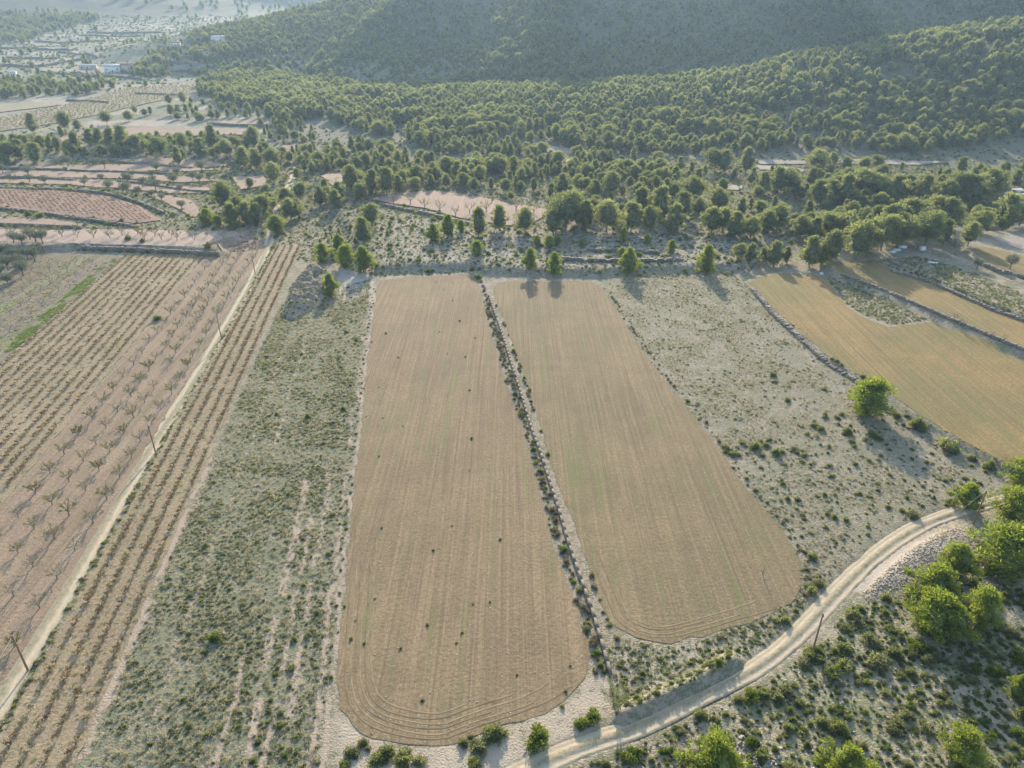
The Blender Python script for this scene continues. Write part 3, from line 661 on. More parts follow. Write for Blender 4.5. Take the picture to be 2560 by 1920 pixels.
ALMONDS = [almond(701, 9), almond(702, 6, 4), almond(703, 12, 5), almond(704, 2, 4, 3.1), almond(705, 17, 6), almond(707, 5, 5), almond(708, 10, 3)]
ALMOND_YELLOW = almond(706, 34, 6)
def vine(seed):
    r = np.random.default_rng(seed); out = [tube([(0, 0, -.15), (.03, .02, .25), (.0, -.02, .50)], [.055, .05, .06], 5)]; P = []
    for k in range(6):
        a = r.uniform(0, 2 * np.pi); d = np.array([math.cos(a), math.sin(a), 0]); l = r.uniform(.45, .8)
        pts = [np.array([0, -.02, .48]), np.array([0, -.02, .48]) + d * l * .5 + [0, 0, l * .45], np.array([0, -.02, .48]) + d * l + [0, 0, l * .30]]
        out.append(tube(pts, [.014, .011, .006], 3))
        for t in r.uniform(.2, 1, 11): P.append(np.array([np.interp(t, [0, .5, 1], [pp[i] for pp in pts]) for i in range(3)]) + r.normal(size=3) * .07)
    tV, tF = joinm(out); P = np.array(P)
    cV, cF = leaf_cards(r, P, rnd_dirs(r, len(P)), np.full(len(P), .15), np.full(len(P), .15))
    return mesh('vine_stock', tV, tF, [MAT_GREYBARK]), mesh('vine_leaves', cV, cF, [MAT_VINELEAF])
VINES = [vine(801 + k) for k in range(5)]
def bare(seed, H, depth=3, kids=3, stems=5, spread=.35, rad=.035):
    r = np.random.default_rng(seed); out, tips = [], []
    for k in range(stems):
        a = r.uniform(0, 2 * np.pi); d = np.array([math.cos(a) * .35, math.sin(a) * .35, 1]); d /= np.linalg.norm(d)
        branching(r, np.array([math.cos(a), math.sin(a), -.3]) * .12, d, H * .38, rad, depth, out, tips, spread, .2, kids)
    V, Fs = joinm(out); return mesh('bare_wood', V, Fs, [MAT_TWIG])
BARES = [bare(901, 2.0), bare(902, 1.8, 3, 3, 6, .45), bare(903, 2.3, 3, 3, 4)]

# scattering for what nobody could count
def scatter(name, pts, scale, variants, label, vi=None, seed=0, vary=.15):
    n = len(pts)
    if n == 0: return
    r = np.random.default_rng(seed); wv = r.uniform(1 - vary, 1 + vary, n); col = bpy.data.collections.new(name + '_shapes')
    for k, me in enumerate(variants): col.objects.link(bpy.data.objects.new('%s_shape_%02d' % (name, k), me))
    me = bpy.data.meshes.new(name); me.vertices.add(n); me.vertices.foreach_set('co', np.asarray(pts, np.float32).ravel())
    for an, ty, dat in (('turn', 'FLOAT', r.uniform(0, 6.283, n)), ('size', 'FLOAT_VECTOR', np.asarray(scale, float)[:, None] * np.column_stack([wv, wv, np.ones(n)])), ('pick', 'INT', r.integers(0, len(variants), n) if vi is None else vi)):
        a = me.attributes.new(an, ty, 'POINT'); a.data.foreach_set('vector' if ty == 'FLOAT_VECTOR' else 'value', dat.astype(np.int32 if ty == 'INT' else np.float32).ravel())
    g = bpy.data.node_groups.new(name + '_scatter', 'GeometryNodeTree')
    g.interface.new_socket('Geometry', in_out='INPUT', socket_type='NodeSocketGeometry'); g.interface.new_socket('Geometry', in_out='OUTPUT', socket_type='NodeSocketGeometry')
    N = g.nodes; L = g.links
    gi, go = N.new('NodeGroupInput'), N.new('NodeGroupOutput'); iop = N.new('GeometryNodeInstanceOnPoints'); ci = N.new('GeometryNodeCollectionInfo')
    ci.inputs['Collection'].default_value = col; ci.inputs['Separate Children'].default_value = True; ci.inputs['Reset Children'].default_value = True
    iop.inputs['Pick Instance'].default_value = True
    def na(nm, ty):
        x = N.new('GeometryNodeInputNamedAttribute'); x.data_type = ty; x.inputs[0].default_value = nm; return x.outputs[0]
    cx = N.new('ShaderNodeCombineXYZ'); L.new(na('turn', 'FLOAT'), cx.inputs[2])
    e2r = N.new('FunctionNodeEulerToRotation'); L.new(cx.outputs[0], e2r.inputs[0])
    L.new(gi.outputs[0], iop.inputs['Points']); L.new(ci.outputs[0], iop.inputs['Instance']); L.new(na('pick', 'INT'), iop.inputs['Instance Index'])
    L.new(e2r.outputs[0], iop.inputs['Rotation']); L.new(na('size', 'FLOAT_VECTOR'), iop.inputs['Scale']); L.new(iop.outputs[0], go.inputs[0])
    o = obj(name, me, kind='stuff', label=label); md = o.modifiers.new('scatter', 'NODES'); md.node_group = g
    return o
def poisson(P, d, seed=0, keep=None, tries=1.0):
    """jittered grid points inside polygon P, about d apart"""
    r = np.random.default_rng(seed); lo, hi = P.min(0), P.max(0)
    gx, gy = np.meshgrid(np.arange(lo[0], hi[0], d), np.arange(lo[1], hi[1], d)); gx = gx + (np.arange(gx.shape[0]) % 2)[:, None] * d * .5
    p = np.stack([gx.ravel(), gy.ravel()], 1) + r.uniform(-.42, .42, (gx.size, 2)) * d
    return p[sdist(p[:, 0], p[:, 1], P) > 0]
def withz(p, dz=0.0): return np.column_stack([p, zfun(p[:, 0], p[:, 1]) + dz])
def infield(p, m=0.0):
    b = np.zeros(len(p), bool)
    for P in SHEETS + MIDSHEETS: b |= sdist(p[:, 0], p[:, 1], P) > -m
    for L, w in ((TRACK_L, 1.7), (TRACK_R, 2.2), (UPT, 2.2), (UPT2, 2.6)): b |= ldist(p[:, 0], p[:, 1], L) < w + m
    return b
def ordinal(n):
    if 10 <= n % 100 <= 20: s = 'th'
    else: s = {1: 'st', 2: 'nd', 3: 'rd'}.get(n % 10, 'th')
    return '%d%s' % (n, s)
def seen(p, m=60):
    a, b, d = PX(p); return -m < a < 2560 + m and -m < b < 1920 + m
# ---------------------------------------------------------------- almond orchard beside the track
ROWNAME = ['beside the dirt track', 'second from the dirt track', 'third from the dirt track', 'beside the autumn vineyard']
for ri, (u, y0) in enumerate(((-60.75, 71.5), (-65.65, 74), (-69.9, 70.3), (-74.7, 73.2))):
    ys = np.arange(y0, 258, 6.72); k = 0
    for y in ys:
        x = u - K * y + rng.uniform(-.3, .3); y = y + rng.uniform(-.35, .35)
        if not seen((x, y, 0), 40): continue
        k += 1
        if rng.uniform() < .04: continue
        yel = (ri == 3 and abs(y - 127.6) < 3.2)
        v = ALMOND_YELLOW if yel else ALMONDS[int(rng.integers(len(ALMONDS)))]
        lab = 'almond tree with the fullest yellow leaves, in the orchard row beside the autumn vineyard' if yel else 'almond tree, %s from the near end of the orchard row %s' % (ordinal(k), ROWNAME[ri].replace('dirt ', ''))
        thing('almond_tree', lab, 'almond tree', 'almond trees in rows along the left dirt track', (x, y, zat(x, y)), rng.uniform(0, 6.28), rng.uniform(.7, 1.1), [('trunk', v[0]), ('crown', v[1])])
# almonds on the pale strip above the retaining wall: two lines
for ri, (pts, nm) in enumerate(((((32, 592), (75, 597), (115, 590), (156, 592), (194, 594), (235, 595), (276, 597), (317, 596), (362, 599), (404, 600), (443, 601), (487, 601), (560, 598), (598, 604)), 'front'),
                                (((28, 580), (67, 583), (104, 580), (147, 583), (190, 581), (268, 588), (306, 588), (345, 587), (352, 590), (388, 590), (430, 592), (476, 588), (518, 590), (560, 584), (600, 588)), 'back'))):
    for k, q in enumerate(pts):
        p = W(q[0], q[1], STRIP_Z); v = ALMONDS[int(rng.integers(4))]
        thing('almond_tree', 'bare almond tree, %s along the %s line on the pale strip above the retaining wall' % (ordinal(k + 1), nm), 'almond tree', 'almond trees on the pale strip', (p[0], p[1], zat(p[0], p[1])), rng.uniform(0, 6.28), rng.uniform(.95, 1.3), [('trunk', v[0]), ('crown', v[1])])
# almonds in the clearing among the pines
for k, (a, b) in enumerate(((985, 512), (1026, 513), (1062, 524), (1100, 533), (1139, 541), (1174, 534), (1216, 532), (1290, 528), (1335, 536), (952, 503))):
    p = hit([(a, b)])[0]; v = ALMONDS[3 if k % 2 else 1]
    thing('almond_tree', 'leafless almond tree, %s from the west end of the pink clearing among pines' % ordinal((k + 1) % 10 + 1), 'almond tree', 'leafless almond trees in the pink clearing', p + [0, 0, .3], rng.uniform(0, 6.28), rng.uniform(1.5, 1.9), [('trunk', v[0]), ('crown', v[1])])
# small bare almonds in the weedy field on the far left
k = 0
for ri, u in enumerate((-116, -122, -128, -134)):
    j = 0
    for y in np.arange(90, 246, 6.5):
        x = u - K * y + rng.uniform(-.3, .3)
        if not seen((x, y, 0), 20): continue
        j += 1; v = ALMONDS[3 if rng.uniform() < .6 else 1]
        thing('almond_tree', 'small bare almond, %s from near end, weedy field row %s' % (ordinal(j), ('beside the green strip', 'second from the green strip', 'third from the green strip', 'beside the olive grove')[ri]), 'almond tree', 'small bare almond trees in the weedy field', (x, y, zat(x, y)), rng.uniform(0, 6.28), rng.uniform(.7, .95), [('trunk', v[0]), ('crown', v[1])])
# ---------------------------------------------------------------- grapevines: the largest 300 one by one, the rest as a mass
vs = []
VR = [(-54.0, 'beside the dirt track'), (-51.4, 'second from the dirt track'), (-48.8, 'third from the dirt track'), (-46.2, 'beside the fallow strip')]
VL = [(-80.9 - 2.63 * k, 'the %s broad vineyard row from the orchard' % ordinal(k + 1)) for k in range(11)]
for ri, (u, nm) in enumerate(VR + VL):
    for y in np.arange(46, 252 if ri > 3 else 262, 1.25 if ri < 4 else 1.35):
        if rng.uniform() < .12: continue
        yy = y + rng.uniform(-.2, .2); xx = u - K * yy + rng.uniform(-.12, .12)
        if seen((xx, yy, 0), 25): vs.append((PX((xx, yy, 0))[2], ri, xx, yy))
vs.sort(); cnt = {}
first = sorted(vs[:300], key=lambda t: (t[1], t[3]))
for d, ri, xx, yy in first:
    cnt[ri] = cnt.get(ri, 0) + 1
    v = VINES[int(rng.integers(5))]; nm = ('the row ' + VR[ri][1]) if ri < 4 else VL[ri - 4][1]
    thing('grapevine', 'grapevine, %s from the near end in %s' % (ordinal(cnt[ri]), nm), 'grapevine', 'autumn grapevines in rows', (xx, yy, zat(xx, yy) + .04), rng.uniform(0, 6.28), rng.uniform(.7, 1.1), [('trunk', v[0]), ('foliage', v[1])])
VBOTH = []
for a, b in VINES:
    va = np.empty(len(a.vertices) * 3, np.float32); a.vertices.foreach_get('co', va); vb = np.empty(len(b.vertices) * 3, np.float32); b.vertices.foreach_get('co', vb)
    fa = [[list(p.vertices) for p in a.polygons if len(p.vertices) == k] for k in (3, 4)]; fb = [list(p.vertices) for p in b.polygons]
    V, Fs = joinm([(va, [np.array(f) for f in fa if f]), (vb, [np.array(fb)])]); nq = len(fa[1])
    mi = []
    for f in Fs: mi += [0] * len(f) if f.shape[1] == 3 else [0] * nq + [1] * (len(f) - nq)
    VBOTH.append(mesh('vine_whole', V, Fs, [MAT_GREYBARK, MAT_VINELEAF], midx=mi))
rest = np.array([(t[2], t[3]) for t in vs[300:]])
rl, rh_ = REDV.min(0), REDV.max(0); rgx, rgy = np.meshgrid(np.arange(rl[0], rh_[0], 2.2), np.arange(rl[1], rh_[1], 2.5)); rp = np.stack([rgx.ravel() + .1 * rgy.ravel() % 2.2, rgy.ravel()], 1) + rng.normal(size=(rgx.size, 2)) * .12; rp = rp[(sdist(rp[:, 0], rp[:, 1], REDV) > 1.5) & (rng.uniform(size=len(rp)) < .9)]
yp = poisson(YEL[0], 2.9, 12)
rz_ = np.vstack([withz(rest, .04), withz(rp, .35)])
VY = []
for me in VBOTH[:3]:
    m_ = me.copy(); m_.materials.clear(); m_.materials.append(MAT_ALMOND); m_.materials.append(MAT_ALMOND); VY.append(m_)
scatter('yellow_vines', withz(yp, .45), rng.uniform(.9, 1.4, len(yp)), VY, 'yellowing vines across the broad far vineyard on the west side')
scatter('grapevine_rows', rz_, np.r_[rng.uniform(.65, 1.1, len(rest)), rng.uniform(.8, 1.2, len(rp))], VBOTH, 'receding rows of small autumn grapevines on the left')
# ---------------------------------------------------------------- olives
def put_olive(p, s, lab, grp):
    v = OLIVES[int(rng.integers(3))]; thing('olive_tree', lab, 'olive tree', grp, p, rng.uniform(0, 6.28), s, [('trunk', v[0]), ('crown', v[1])])
ol = [(172, 418, 60), (235, 414, 40), (263, 423, 55), (8, 434, 50), (71, 440, 60), (25, 455, 40), (75, 457, 50), (114, 462, 55), (212, 466, 45), (254, 452, 40), (274, 476, 60), (318, 484, 70), (347, 488, 45), (322, 462, 60), (358, 469, 55), (391, 476, 65), (392, 430, 55), (382, 449, 50), (383, 458, 45), (445, 440, 50), (434, 462, 65), (484, 453, 50), (500, 460, 50), (525, 452, 45), (381, 497, 45), (405, 503, 45), (456, 527, 55), (505, 430, 70), (450, 478, 40), (310, 447, 30), (333, 444, 40), (165, 432, 30)]
order = sorted(range(len(ol)), key=lambda k: (round(ol[k][1] / 18), ol[k][0])); rowk, last = 0, None
for k in order:
    a, b, h = ol[k]; b0 = round(b / 18)
    rowk = rowk + 1 if b0 == last else 1; last = b0
    p = hit([(a, b)])[0]; d = PX(p)[2]
    rown = {23: 'topmost', 24: 'upper', 25: 'second', 26: 'middle', 27: 'lower', 28: 'bottom', 29: 'lowest'}.get(b0, 'lowest')
    put_olive(p + [0, 0, .3], h * .3888 / (F / d) / .97 / 3.2, 'grey-green olive tree, %s from the west on the %s olive terrace' % (ordinal(rowk), rown), 'olive trees on the pink terraces')
gl = [(22, 640), (40, 620), (62, 628), (95, 618), (98, 634), (70, 648), (38, 655), (8, 668), (22, 676), (88, 655), (52, 672), (60, 690), (5, 690), (8, 640), (20, 712), (80, 612), (112, 622), (-10, 660)]
for k, (a, b) in enumerate(gl):
    p = W(a, b); put_olive((p[0], p[1], zat(p[0], p[1])), rng.uniform(1.15, 1.5), 'silvery olive tree in the dense grove at the west edge below the pale strip', 'olive trees in the dense grove by the west edge')
for a, b, s, lab in ((2521, 680, 1.35, 'lone olive tree with leaning trunk on the small orange field by the woods'), (2380, 634, 1.5, 'olive tree in shade by the pines above the pale boxes'), (2442, 672, 1.0, 'small round olive bush on the stony terrace edge')):
    p = W(a, b, Z5); put_olive((p[0], p[1], zat(p[0], p[1])), s, lab, None)
# ---------------------------------------------------------------- pines
def pine_at(p, H, lab, grp, young=False, width=1.0):
    if young: v = YPINES[int(rng.integers(3))]; s = H / 5.0
    else: v = PINES[int(rng.integers(7))]; s = H / 9.0
    w = s * width
    return thing('pine_tree', lab, 'pine tree', grp, p, rng.uniform(0, 6.28), (w, w, s), [('trunk', v[0]), ('crown', v[1])])
def from_px(a, b, hpx):
    p = hit([(a, b)])[0]; d = PX(p)[2]; ang = math.atan2(CAMH - p[2], math.hypot(p[0], p[1])); return p, hpx / (F / d) / math.cos(ang)
named = [  # base pixel, height in pixels, young, width, label
 (2165, 1036, 84, 1, 1.2, 'big round bright green pine on the bank between fallow and orange field'),
 (2414, 1268, 57, 1, 1.15, 'round bright pine beside the pole where the right track leaves the picture'),
 (2552, 1215, 69, 1, 1.2, 'tall pine cut by the east edge below the long orange field'),
 (2530, 1300, 73, 1, 1.2, 'yellow-green pine just below the track at the east edge'),
 (2505, 1420, 96, 1, 1.45, 'wide pine above the stone scatter at the east edge'),
 (2384, 1440, 77, 1, 1.0, 'slim yellow-green pine standing on the gravel heap'),
 (2330, 1500, 79, 1, 1.3, 'round yellow-green pine just below the gravel heap'),
 (2320, 1575, 86, 1, 1.15, 'bright twin pine below the gravel heap, its left half'),
 (2370, 1590, 76, 1, 1.1, 'bright twin pine below the gravel heap, its right half'),
 (2446, 1556, 82, 1, .85, 'darker slim pine right of the bright twin pines'),
 (1784, 1950, 82, 1, 1.1, 'yellow-green pine cut by the bottom edge beside white stones'),
 (2108, 1950, 73, 1, 1.1, 'yellow-green pine cut by the bottom edge, middle of the shrub slope'),
 (2396, 1895, 62, 1, 1.2, 'small rounded pine low on the shrub slope near the corner'),
 (2542, 1740, 52, 1, 1.1, 'bright young pine on the shrub slope at the east edge'),
 (1324, 671, 48, 1, .8, 'bright forked young pine on the bank above the second brown field'),
 (1385, 684, 50, 1, .85, 'bright young pine right of the forked one above the second brown field'),
 (1571, 681, 58, 1, .85, 'bright young pine on the bank above the grey fallow field'),
 (1765, 682, 66, 1, .85, 'bright narrow pine at the far end of the orange field bank'),
 (1193, 545 + 95, 36, 1, .9, 'small bright pine left of the terraces above the first brown field'),
 (828, 738, 52, 1, .75, 'bushy young pine standing on the earth mound'),
 (808, 652, 42, 1, 1.1, 'round bright pine at the top of the earth mound'),
 (866, 668, 52, 1, 1.0, 'left one of the two dense bright pines above the mound'),
 (910, 680, 60, 1, 1.0, 'right one of the two dense bright pines above the mound'),
 (848, 628, 40, 1, 1.0, 'young pine just behind the two dense bright pines'),
 (910, 610, 62, 0, 1.15, 'dark dense pine on the scrub above the mound'), (930, 568, 55, 0, 1.0, 'dark pine tucked behind the dense one above the mound'),
 (1555, 642, 22, 1, 1.0, 'knee-high bright pine on the pale terrace above the fallow field'), (1679, 631, 30, 1, .9, 'small bright pine at the east end of the pale terraces'),
 (1618, 611, 26, 1, .9, 'small bright pine right of the longest pale terrace wall'), (1558, 605, 36, 1, .8, 'slender bright pine near the wood edge on the pale terrace'),
 (1342, 616, 26, 1, 1.0, 'left young pine of the group of three on the pale terrace'), (1373, 620, 30, 1, 1.0, 'middle young pine of the group of three on the pale terrace'), (1394, 613, 20, 1, 1.0, 'right young pine of the group of three on the pale terrace'), (1454, 618, 20, 1, 1.0, 'tiny lone pine on the pale terrace near the group of three'),
 (1083, 602, 40, 1, .9, 'thin pale pine on the scrub below the pink clearing'), (1122, 592, 52, 1, .9, 'pale bushy pine on the scrub below the pink clearing'), (1153, 580, 28, 1, .9, 'small pale pine beside the wall of the pink clearing'),
 (566, 527, 68, 0, .95, 'tall bright pine at the corner of the olive terraces'), (600, 550, 56, 0, .95, 'pine just below the tall one at the olive terrace corner'), (518, 562, 38, 1, 1.1, 'low bright pine by the tip of the red vineyard'), (547, 566, 26, 1, 1.1, 'tiny yellow-green pine above the pale strip'), (583, 570, 38, 1, 1.0, 'small pine right above the pale strip end'),
 (648, 566, 56, 0, .95, 'broad pine left of the track at the wood edge'), (692, 584, 43, 1, 1.0, 'bright pine right of the track just above the vine rows'), (728, 550, 50, 0, 1.05, 'wide dark pine right of the track by the scrub'),
 (85, 332, 44, 0, 1.2, 'lone round pine beside the yellow vineyard, the left of two'), (163, 325, 42, 0, 1.1, 'lone round pine beside the yellow vineyard, the right of two'), (2053, 540 + 120, 44, 1, 1.0, 'bright bushy pine at the far corner of the orange field'),
 (1197, 592, 72, 0, 1.1, 'leftmost big dark pine along the lower side of the pink clearing'), (1248, 578, 62, 0, .95, 'second big pine along the lower side of the pink clearing'), (1312, 584, 60, 0, .95, 'third big pine along the lower side of the pink clearing')]
npine = 0
for a, b, h, yg, w, lab in named:
    p, H = from_px(a, b, h); pine_at(p, H, lab, None, bool(yg), w); npine += 1
R2, R3, R1, RC, R6 = (850, 0), (1700, 0), (0, 0), (850, 560), (1700, 560)
mid = [(R2, [(300, 1245, 150), (75, 1230, 150), (210, 1240, 130), (380, 1240, 100), (1370, 1500, 140), (1450, 1470, 200), (1580, 1480, 170), (1715, 1490, 180), (1520, 1440, 160), (1870, 1490, 170), (1990, 1490, 150), (2050, 1420, 200), (1930, 1400, 180), (2150, 1480, 160), (1065, 1240, 80), (1160, 1230, 60), (1245, 1230, 80), (1100, 1290, 50), (1430, 1250, 120), (1530, 1220, 90), (1740, 1260, 140), (1680, 1220, 100), (1480, 1270, 70), (130, 1280, 90), (1640, 1380, 110), (2200, 1400, 150)], 'edge of the wood behind the pale terraces'),
 (R6, [(600, 270, 150), (680, 250, 100), (830, 275, 180), (530, 250, 90), (450, 240, 110), (970, 240, 180), (1130, 225, 220), (1390, 150, 200), (1570, 140, 190), (1690, 130, 150), (1850, 140, 140), (1200, 190, 190), (1290, 170, 200), (380, 225, 90)], 'wood edge above the orange fields'),
 (R3, [(90, 1290, 130), (240, 1370, 140), (390, 1390, 110), (510, 1380, 80), (640, 1430, 90), (200, 1500, 150), (270, 1490, 140), (350, 1530, 150), (450, 1530, 120), (560, 1500, 130), (620, 1480, 140), (720, 1510, 130), (820, 1500, 120), (910, 1480, 110), (1010, 1470, 110), (1090, 1460, 100), (1180, 1470, 120), (1320, 1560, 250), (1450, 1500, 200), (1540, 1480, 150), (1620, 1460, 180), (1700, 1470, 180), (820, 1400, 100), (2070, 1480, 240), (2180, 1450, 180), (1930, 1500, 130), (1860, 1470, 80), (1650, 1520, 90), (1240, 1500, 160), (1400, 1540, 200), (770, 1540, 140), (850, 1560, 150), (950, 1540, 150), (1060, 1560, 160)], 'front row above the orange fields'),
 (R3, [(530, 1250, 130), (620, 1240, 150), (690, 1230, 120), (740, 1260, 90), (880, 1310, 140), (960, 1300, 130), (1050, 1310, 180), (1150, 1280, 170), (1240, 1290, 150), (1370, 1310, 170), (1450, 1290, 150), (1550, 1310, 160), (1640, 1290, 150), (1760, 1320, 200), (1850, 1330, 230), (1970, 1290, 220), (420, 1110, 150), (280, 1110, 130), (220, 1100, 120), (870, 1110, 130), (970, 1080, 90), (1060, 1100, 80), (1180, 1100, 80), (1260, 1090, 80), (1420, 1100, 50), (840, 1190, 100), (1290, 1160, 90), (700, 1180, 90), (1800, 1120, 100), (1700, 1330, 150), (1900, 1310, 170), (1000, 1280, 130)], 'second pine line by the grey strips'),
 (R1, [(690, 800, 70), (505, 840, 60), (400, 880, 60), (830, 780, 60), (870, 730, 45), (1090, 670, 55), (1180, 670, 70), (1100, 740, 60), (1150, 740, 60), (930, 745, 40), (970, 735, 45), (800, 970, 140), (720, 960, 120), (650, 950, 110), (590, 940, 100), (500, 990, 130), (440, 1030, 60), (380, 980, 90), (330, 970, 80), (270, 950, 70), (60, 1040, 110), (140, 1030, 120), (240, 1050, 120), (20, 1040, 90), (180, 960, 80), (100, 940, 70), (880, 980, 100), (980, 1010, 80), (1040, 1010, 110), (1110, 960, 80), (1150, 1060, 110), (1180, 960, 90), (1290, 1010, 110), (1370, 960, 150), (1460, 1010, 100), (1520, 980, 90), (1640, 960, 130), (560, 1010, 60), (660, 1010, 70), (740, 1000, 60), (790, 990, 70), (920, 950, 80), (1240, 960, 70), (1410, 1000, 70), (1590, 960, 80)], 'pine belt above the olive terraces'),
 (R1, [(1570, 1080, 120), (1650, 1090, 120), (1750, 1080, 110), (1760, 1180, 120), (1710, 1270, 70), (1680, 1430, 150), (1740, 1360, 110), (1920, 1400, 110), (1930, 1290, 100), (2060, 1330, 120), (2160, 1340, 110), (1590, 1440, 130), (1500, 1460, 140), (1440, 1230, 50), (1610, 1210, 60), (2180, 1290, 110), (2100, 1300, 90), (1840, 1330, 110), (1960, 1100, 70), (1910, 1150, 60)], 'group beside the pale winding track')]
for (o, L, lab) in mid:
    for k, (zx, zy, zh) in enumerate(sorted(L)):
        p, H = from_px(o[0] + zx * .3888, o[1] + zy * .3888, zh * .3888 * 1.05); npine += 1
        pine_at(p, min(H, 14), 'pine tree in the %s, %s from the west' % (lab, ordinal(k + 1)), 'pines in the ' + lab, False, rng.uniform(1.0, 1.3))
MIDP = np.array([o.location[:2] for o in C.objects if o.name.startswith('pine_tree')])
# the woods: everything else, random but following the photograph's masses
def blob(pts): return hit(pts)[:, :2]
wood = []
def fill(P, d, hmin, hmax, seed, dens=1.0, clear=3.0, mask=None):
    p = poisson(P, d, seed); r = np.random.default_rng(seed + 1)
    p = p[~infield(p, clear)]
    if mask is not None: p = p[mask(p) > r.uniform(0, 1, len(p))]
    p = p[r.uniform(0, 1, len(p)) < dens]
    if len(p):
        dd = np.min((p[:, None, 0] - MIDP[None, :, 0]) ** 2 + (p[:, None, 1] - MIDP[None, :, 1]) ** 2, 1); p = p[dd > (d * .6) ** 2]
    h = hmin + (hmax - hmin) * np.clip(.5 * r.uniform(0, 1, len(p)) ** 1.5 + .9 * (fbm(p[:, 0] / 35, p[:, 1] / 35, 90) - .3), 0, 1)
    for (x, y), hh in zip(p, h): wood.append((x, y, hh))
A = np.vstack([blob([(700, 345), (735, 300), (800, 300), (900, 330), (1000, 350), (1090, 385), (1180, 395), (1290, 400), (1330, 425), (1420, 425), (1500, 410), (1640, 395), (1760, 385), (1880, 390), (1985, 370), (2080, 378), (2200, 385), (2330, 385), (2420, 372), (2560, 345), (2680, 340)]), [[520, 500], [520, 600], [320, 640], [180, 660], [60, 690], [-40, 700], [-150, 690], [-190, 600]]])
fill(A, 6.0, 5.0, 11.5, 1, .97, 2.0, lambda p: .30 + 1.5 * sst((fbm(p[:, 0] / 22, p[:, 1] / 22, 91) - .33) * 5))
A2 = blob([(770, 440), (800, 400), (900, 370), (1000, 380), (1100, 420), (1250, 420), (1330, 430), (1500, 425), (1640, 410), (1700, 440), (1690, 500), (1600, 470), (1480, 455), (1330, 455), (1230, 440), (1150, 460), (1050, 462), (950, 465), (880, 470)])
fill(A2, 6.2, 5.0, 10.5, 2, .95, 3.0, lambda p: .4 + 1.5 * sst((fbm(p[:, 0] / 18, p[:, 1] / 18, 92) - .36) * 5))
fill(blob([(490, 222), (520, 195), (600, 175), (700, 190), (860, 215), (980, 245), (860, 262), (720, 290), (680, 300), (640, 275), (560, 265), (500, 250)]), 6.2, 7, 11, 3, .9, 3, lambda p: .3 + 1.4 * sst((fbm(p[:, 0] / 25, p[:, 1] / 25, 93) - .36) * 5))
fill(blob([(440, 300), (480, 250), (560, 255), (700, 300), (680, 330), (600, 300), (500, 310)]), 9, 4, 8, 4, .5)
fill(blob([(300, 205), (380, 196), (500, 186), (560, 160), (460, 130), (380, 135), (360, 160), (330, 185)]), 10, 7, 11, 5, .75, 3, lambda p: sst((fbm(p[:, 0] / 40, p[:, 1] / 40, 94) - .36) * 6))
fill(blob([(-100, 250), (-100, 225), (40, 205), (200, 205), (300, 215), (240, 235), (100, 252)]), 9, 6, 10, 6, .55)
fill(blob([(-200, 120), (-200, 60), (0, 38), (150, 30), (260, 45), (200, 62), (120, 80), (60, 105)]), 11, 7, 11, 7, .8)
VAL = blob([(-300, 240), (-300, 60), (700, 40), (760, 110), (640, 150), (560, 165), (420, 215), (200, 240)])
fill(VAL, 15, 4, 9, 8, .30, 1, lambda p: sst((fbm(p[:, 0] / 55, p[:, 1] / 55, 95) - .42) * 7) + .1)
fill(blob([(640, 335), (660, 300), (720, 298), (800, 330), (790, 400), (745, 425), (705, 405), (690, 360)]), 7.5, 3.5, 9, 21, .7, 2.5)
vp = poisson(VAL, 5.5, 9); vr = np.random.default_rng(9); vwx = vp[:, 0] + 30 * fbm(vp[:, 0] / 90, vp[:, 1] / 90, 41); vwy = vp[:, 1] + 30 * fbm(vp[:, 0] / 90, vp[:, 1] / 90, 42)
fx = np.mod(vwx / 62 + .35 * np.floor(vwy / 24), 1); fy = np.mod(vwy / 24, 1); hedge = (np.minimum(fy, 1 - fy) < .12) * .75 + (np.minimum(fx, 1 - fx) < .05) * .6
vp = vp[(vr.uniform(0, 1, len(vp)) < hedge + .10) & ~infield(vp, 1)]
scatter('valley_scrub', withz(vp, -.1), vr.uniform(.7, 2.0, len(vp)), [dome(361 + k, 1, (1.0, .8, 1.25)[k], 10, 12, .6, .34, MAT_SHRUB) for k in range(3)], 'dark bushes and hedge lines among the far valley fields', seed=14)
MTN = np.array([[-330, 790], [-250, 730], [-120, 690], [50, 672], [300, 672], [560, 660], [760, 640], [900, 900], [500, 1110], [330, 1180], [60, 1200], [-250, 1250], [-420, 1050]])
def lit(p):
    e = 6.0; gx = (zbase(p[:, 0] + e, p[:, 1]) - zbase(p[:, 0] - e, p[:, 1])) / (2 * e); gy = (zbase(p[:, 0], p[:, 1] + e) - zbase(p[:, 0], p[:, 1] - e)) / (2 * e)
    return (-gy * sd[1] + sd[2]) / np.sqrt(1 + gx * gx + gy * gy)
ribm = lambda p: np.max([np.exp(-((p[:, 0] - (a + (b - a) * (p[:, 1] - 740) / 240.)) / 26) ** 2) for a, b in ((-190, -60), (20, 60), (330, 270), (520, 420))], 0)
fill(MTN, 7.0, 6.5, 11, 19, 1.0, 0, lambda p: .8 * ribm(p))
fill(MTN, 8.0, 4.5, 9, 10, 1.0, 0, lambda p: .35 + .55 * sst((fbm(p[:, 0] / 60, p[:, 1] / 60, 96) - .44) * 5) + .9 * sst((lit(p) + .02) * 6))
mb = poisson(MTN, 4.6, 12); mr = np.random.default_rng(12); mb = mb[mr.uniform(0, 1, len(mb)) < .25 + .7 * sst((fbm(mb[:, 0] / 30, mb[:, 1] / 30, 97) - .34) * 6)]
MS = [dome(351 + k, 1, (1.0, .8, 1.25)[k], 10, 12, .6, .34, MAT_SHRUB) for k in range(3)]
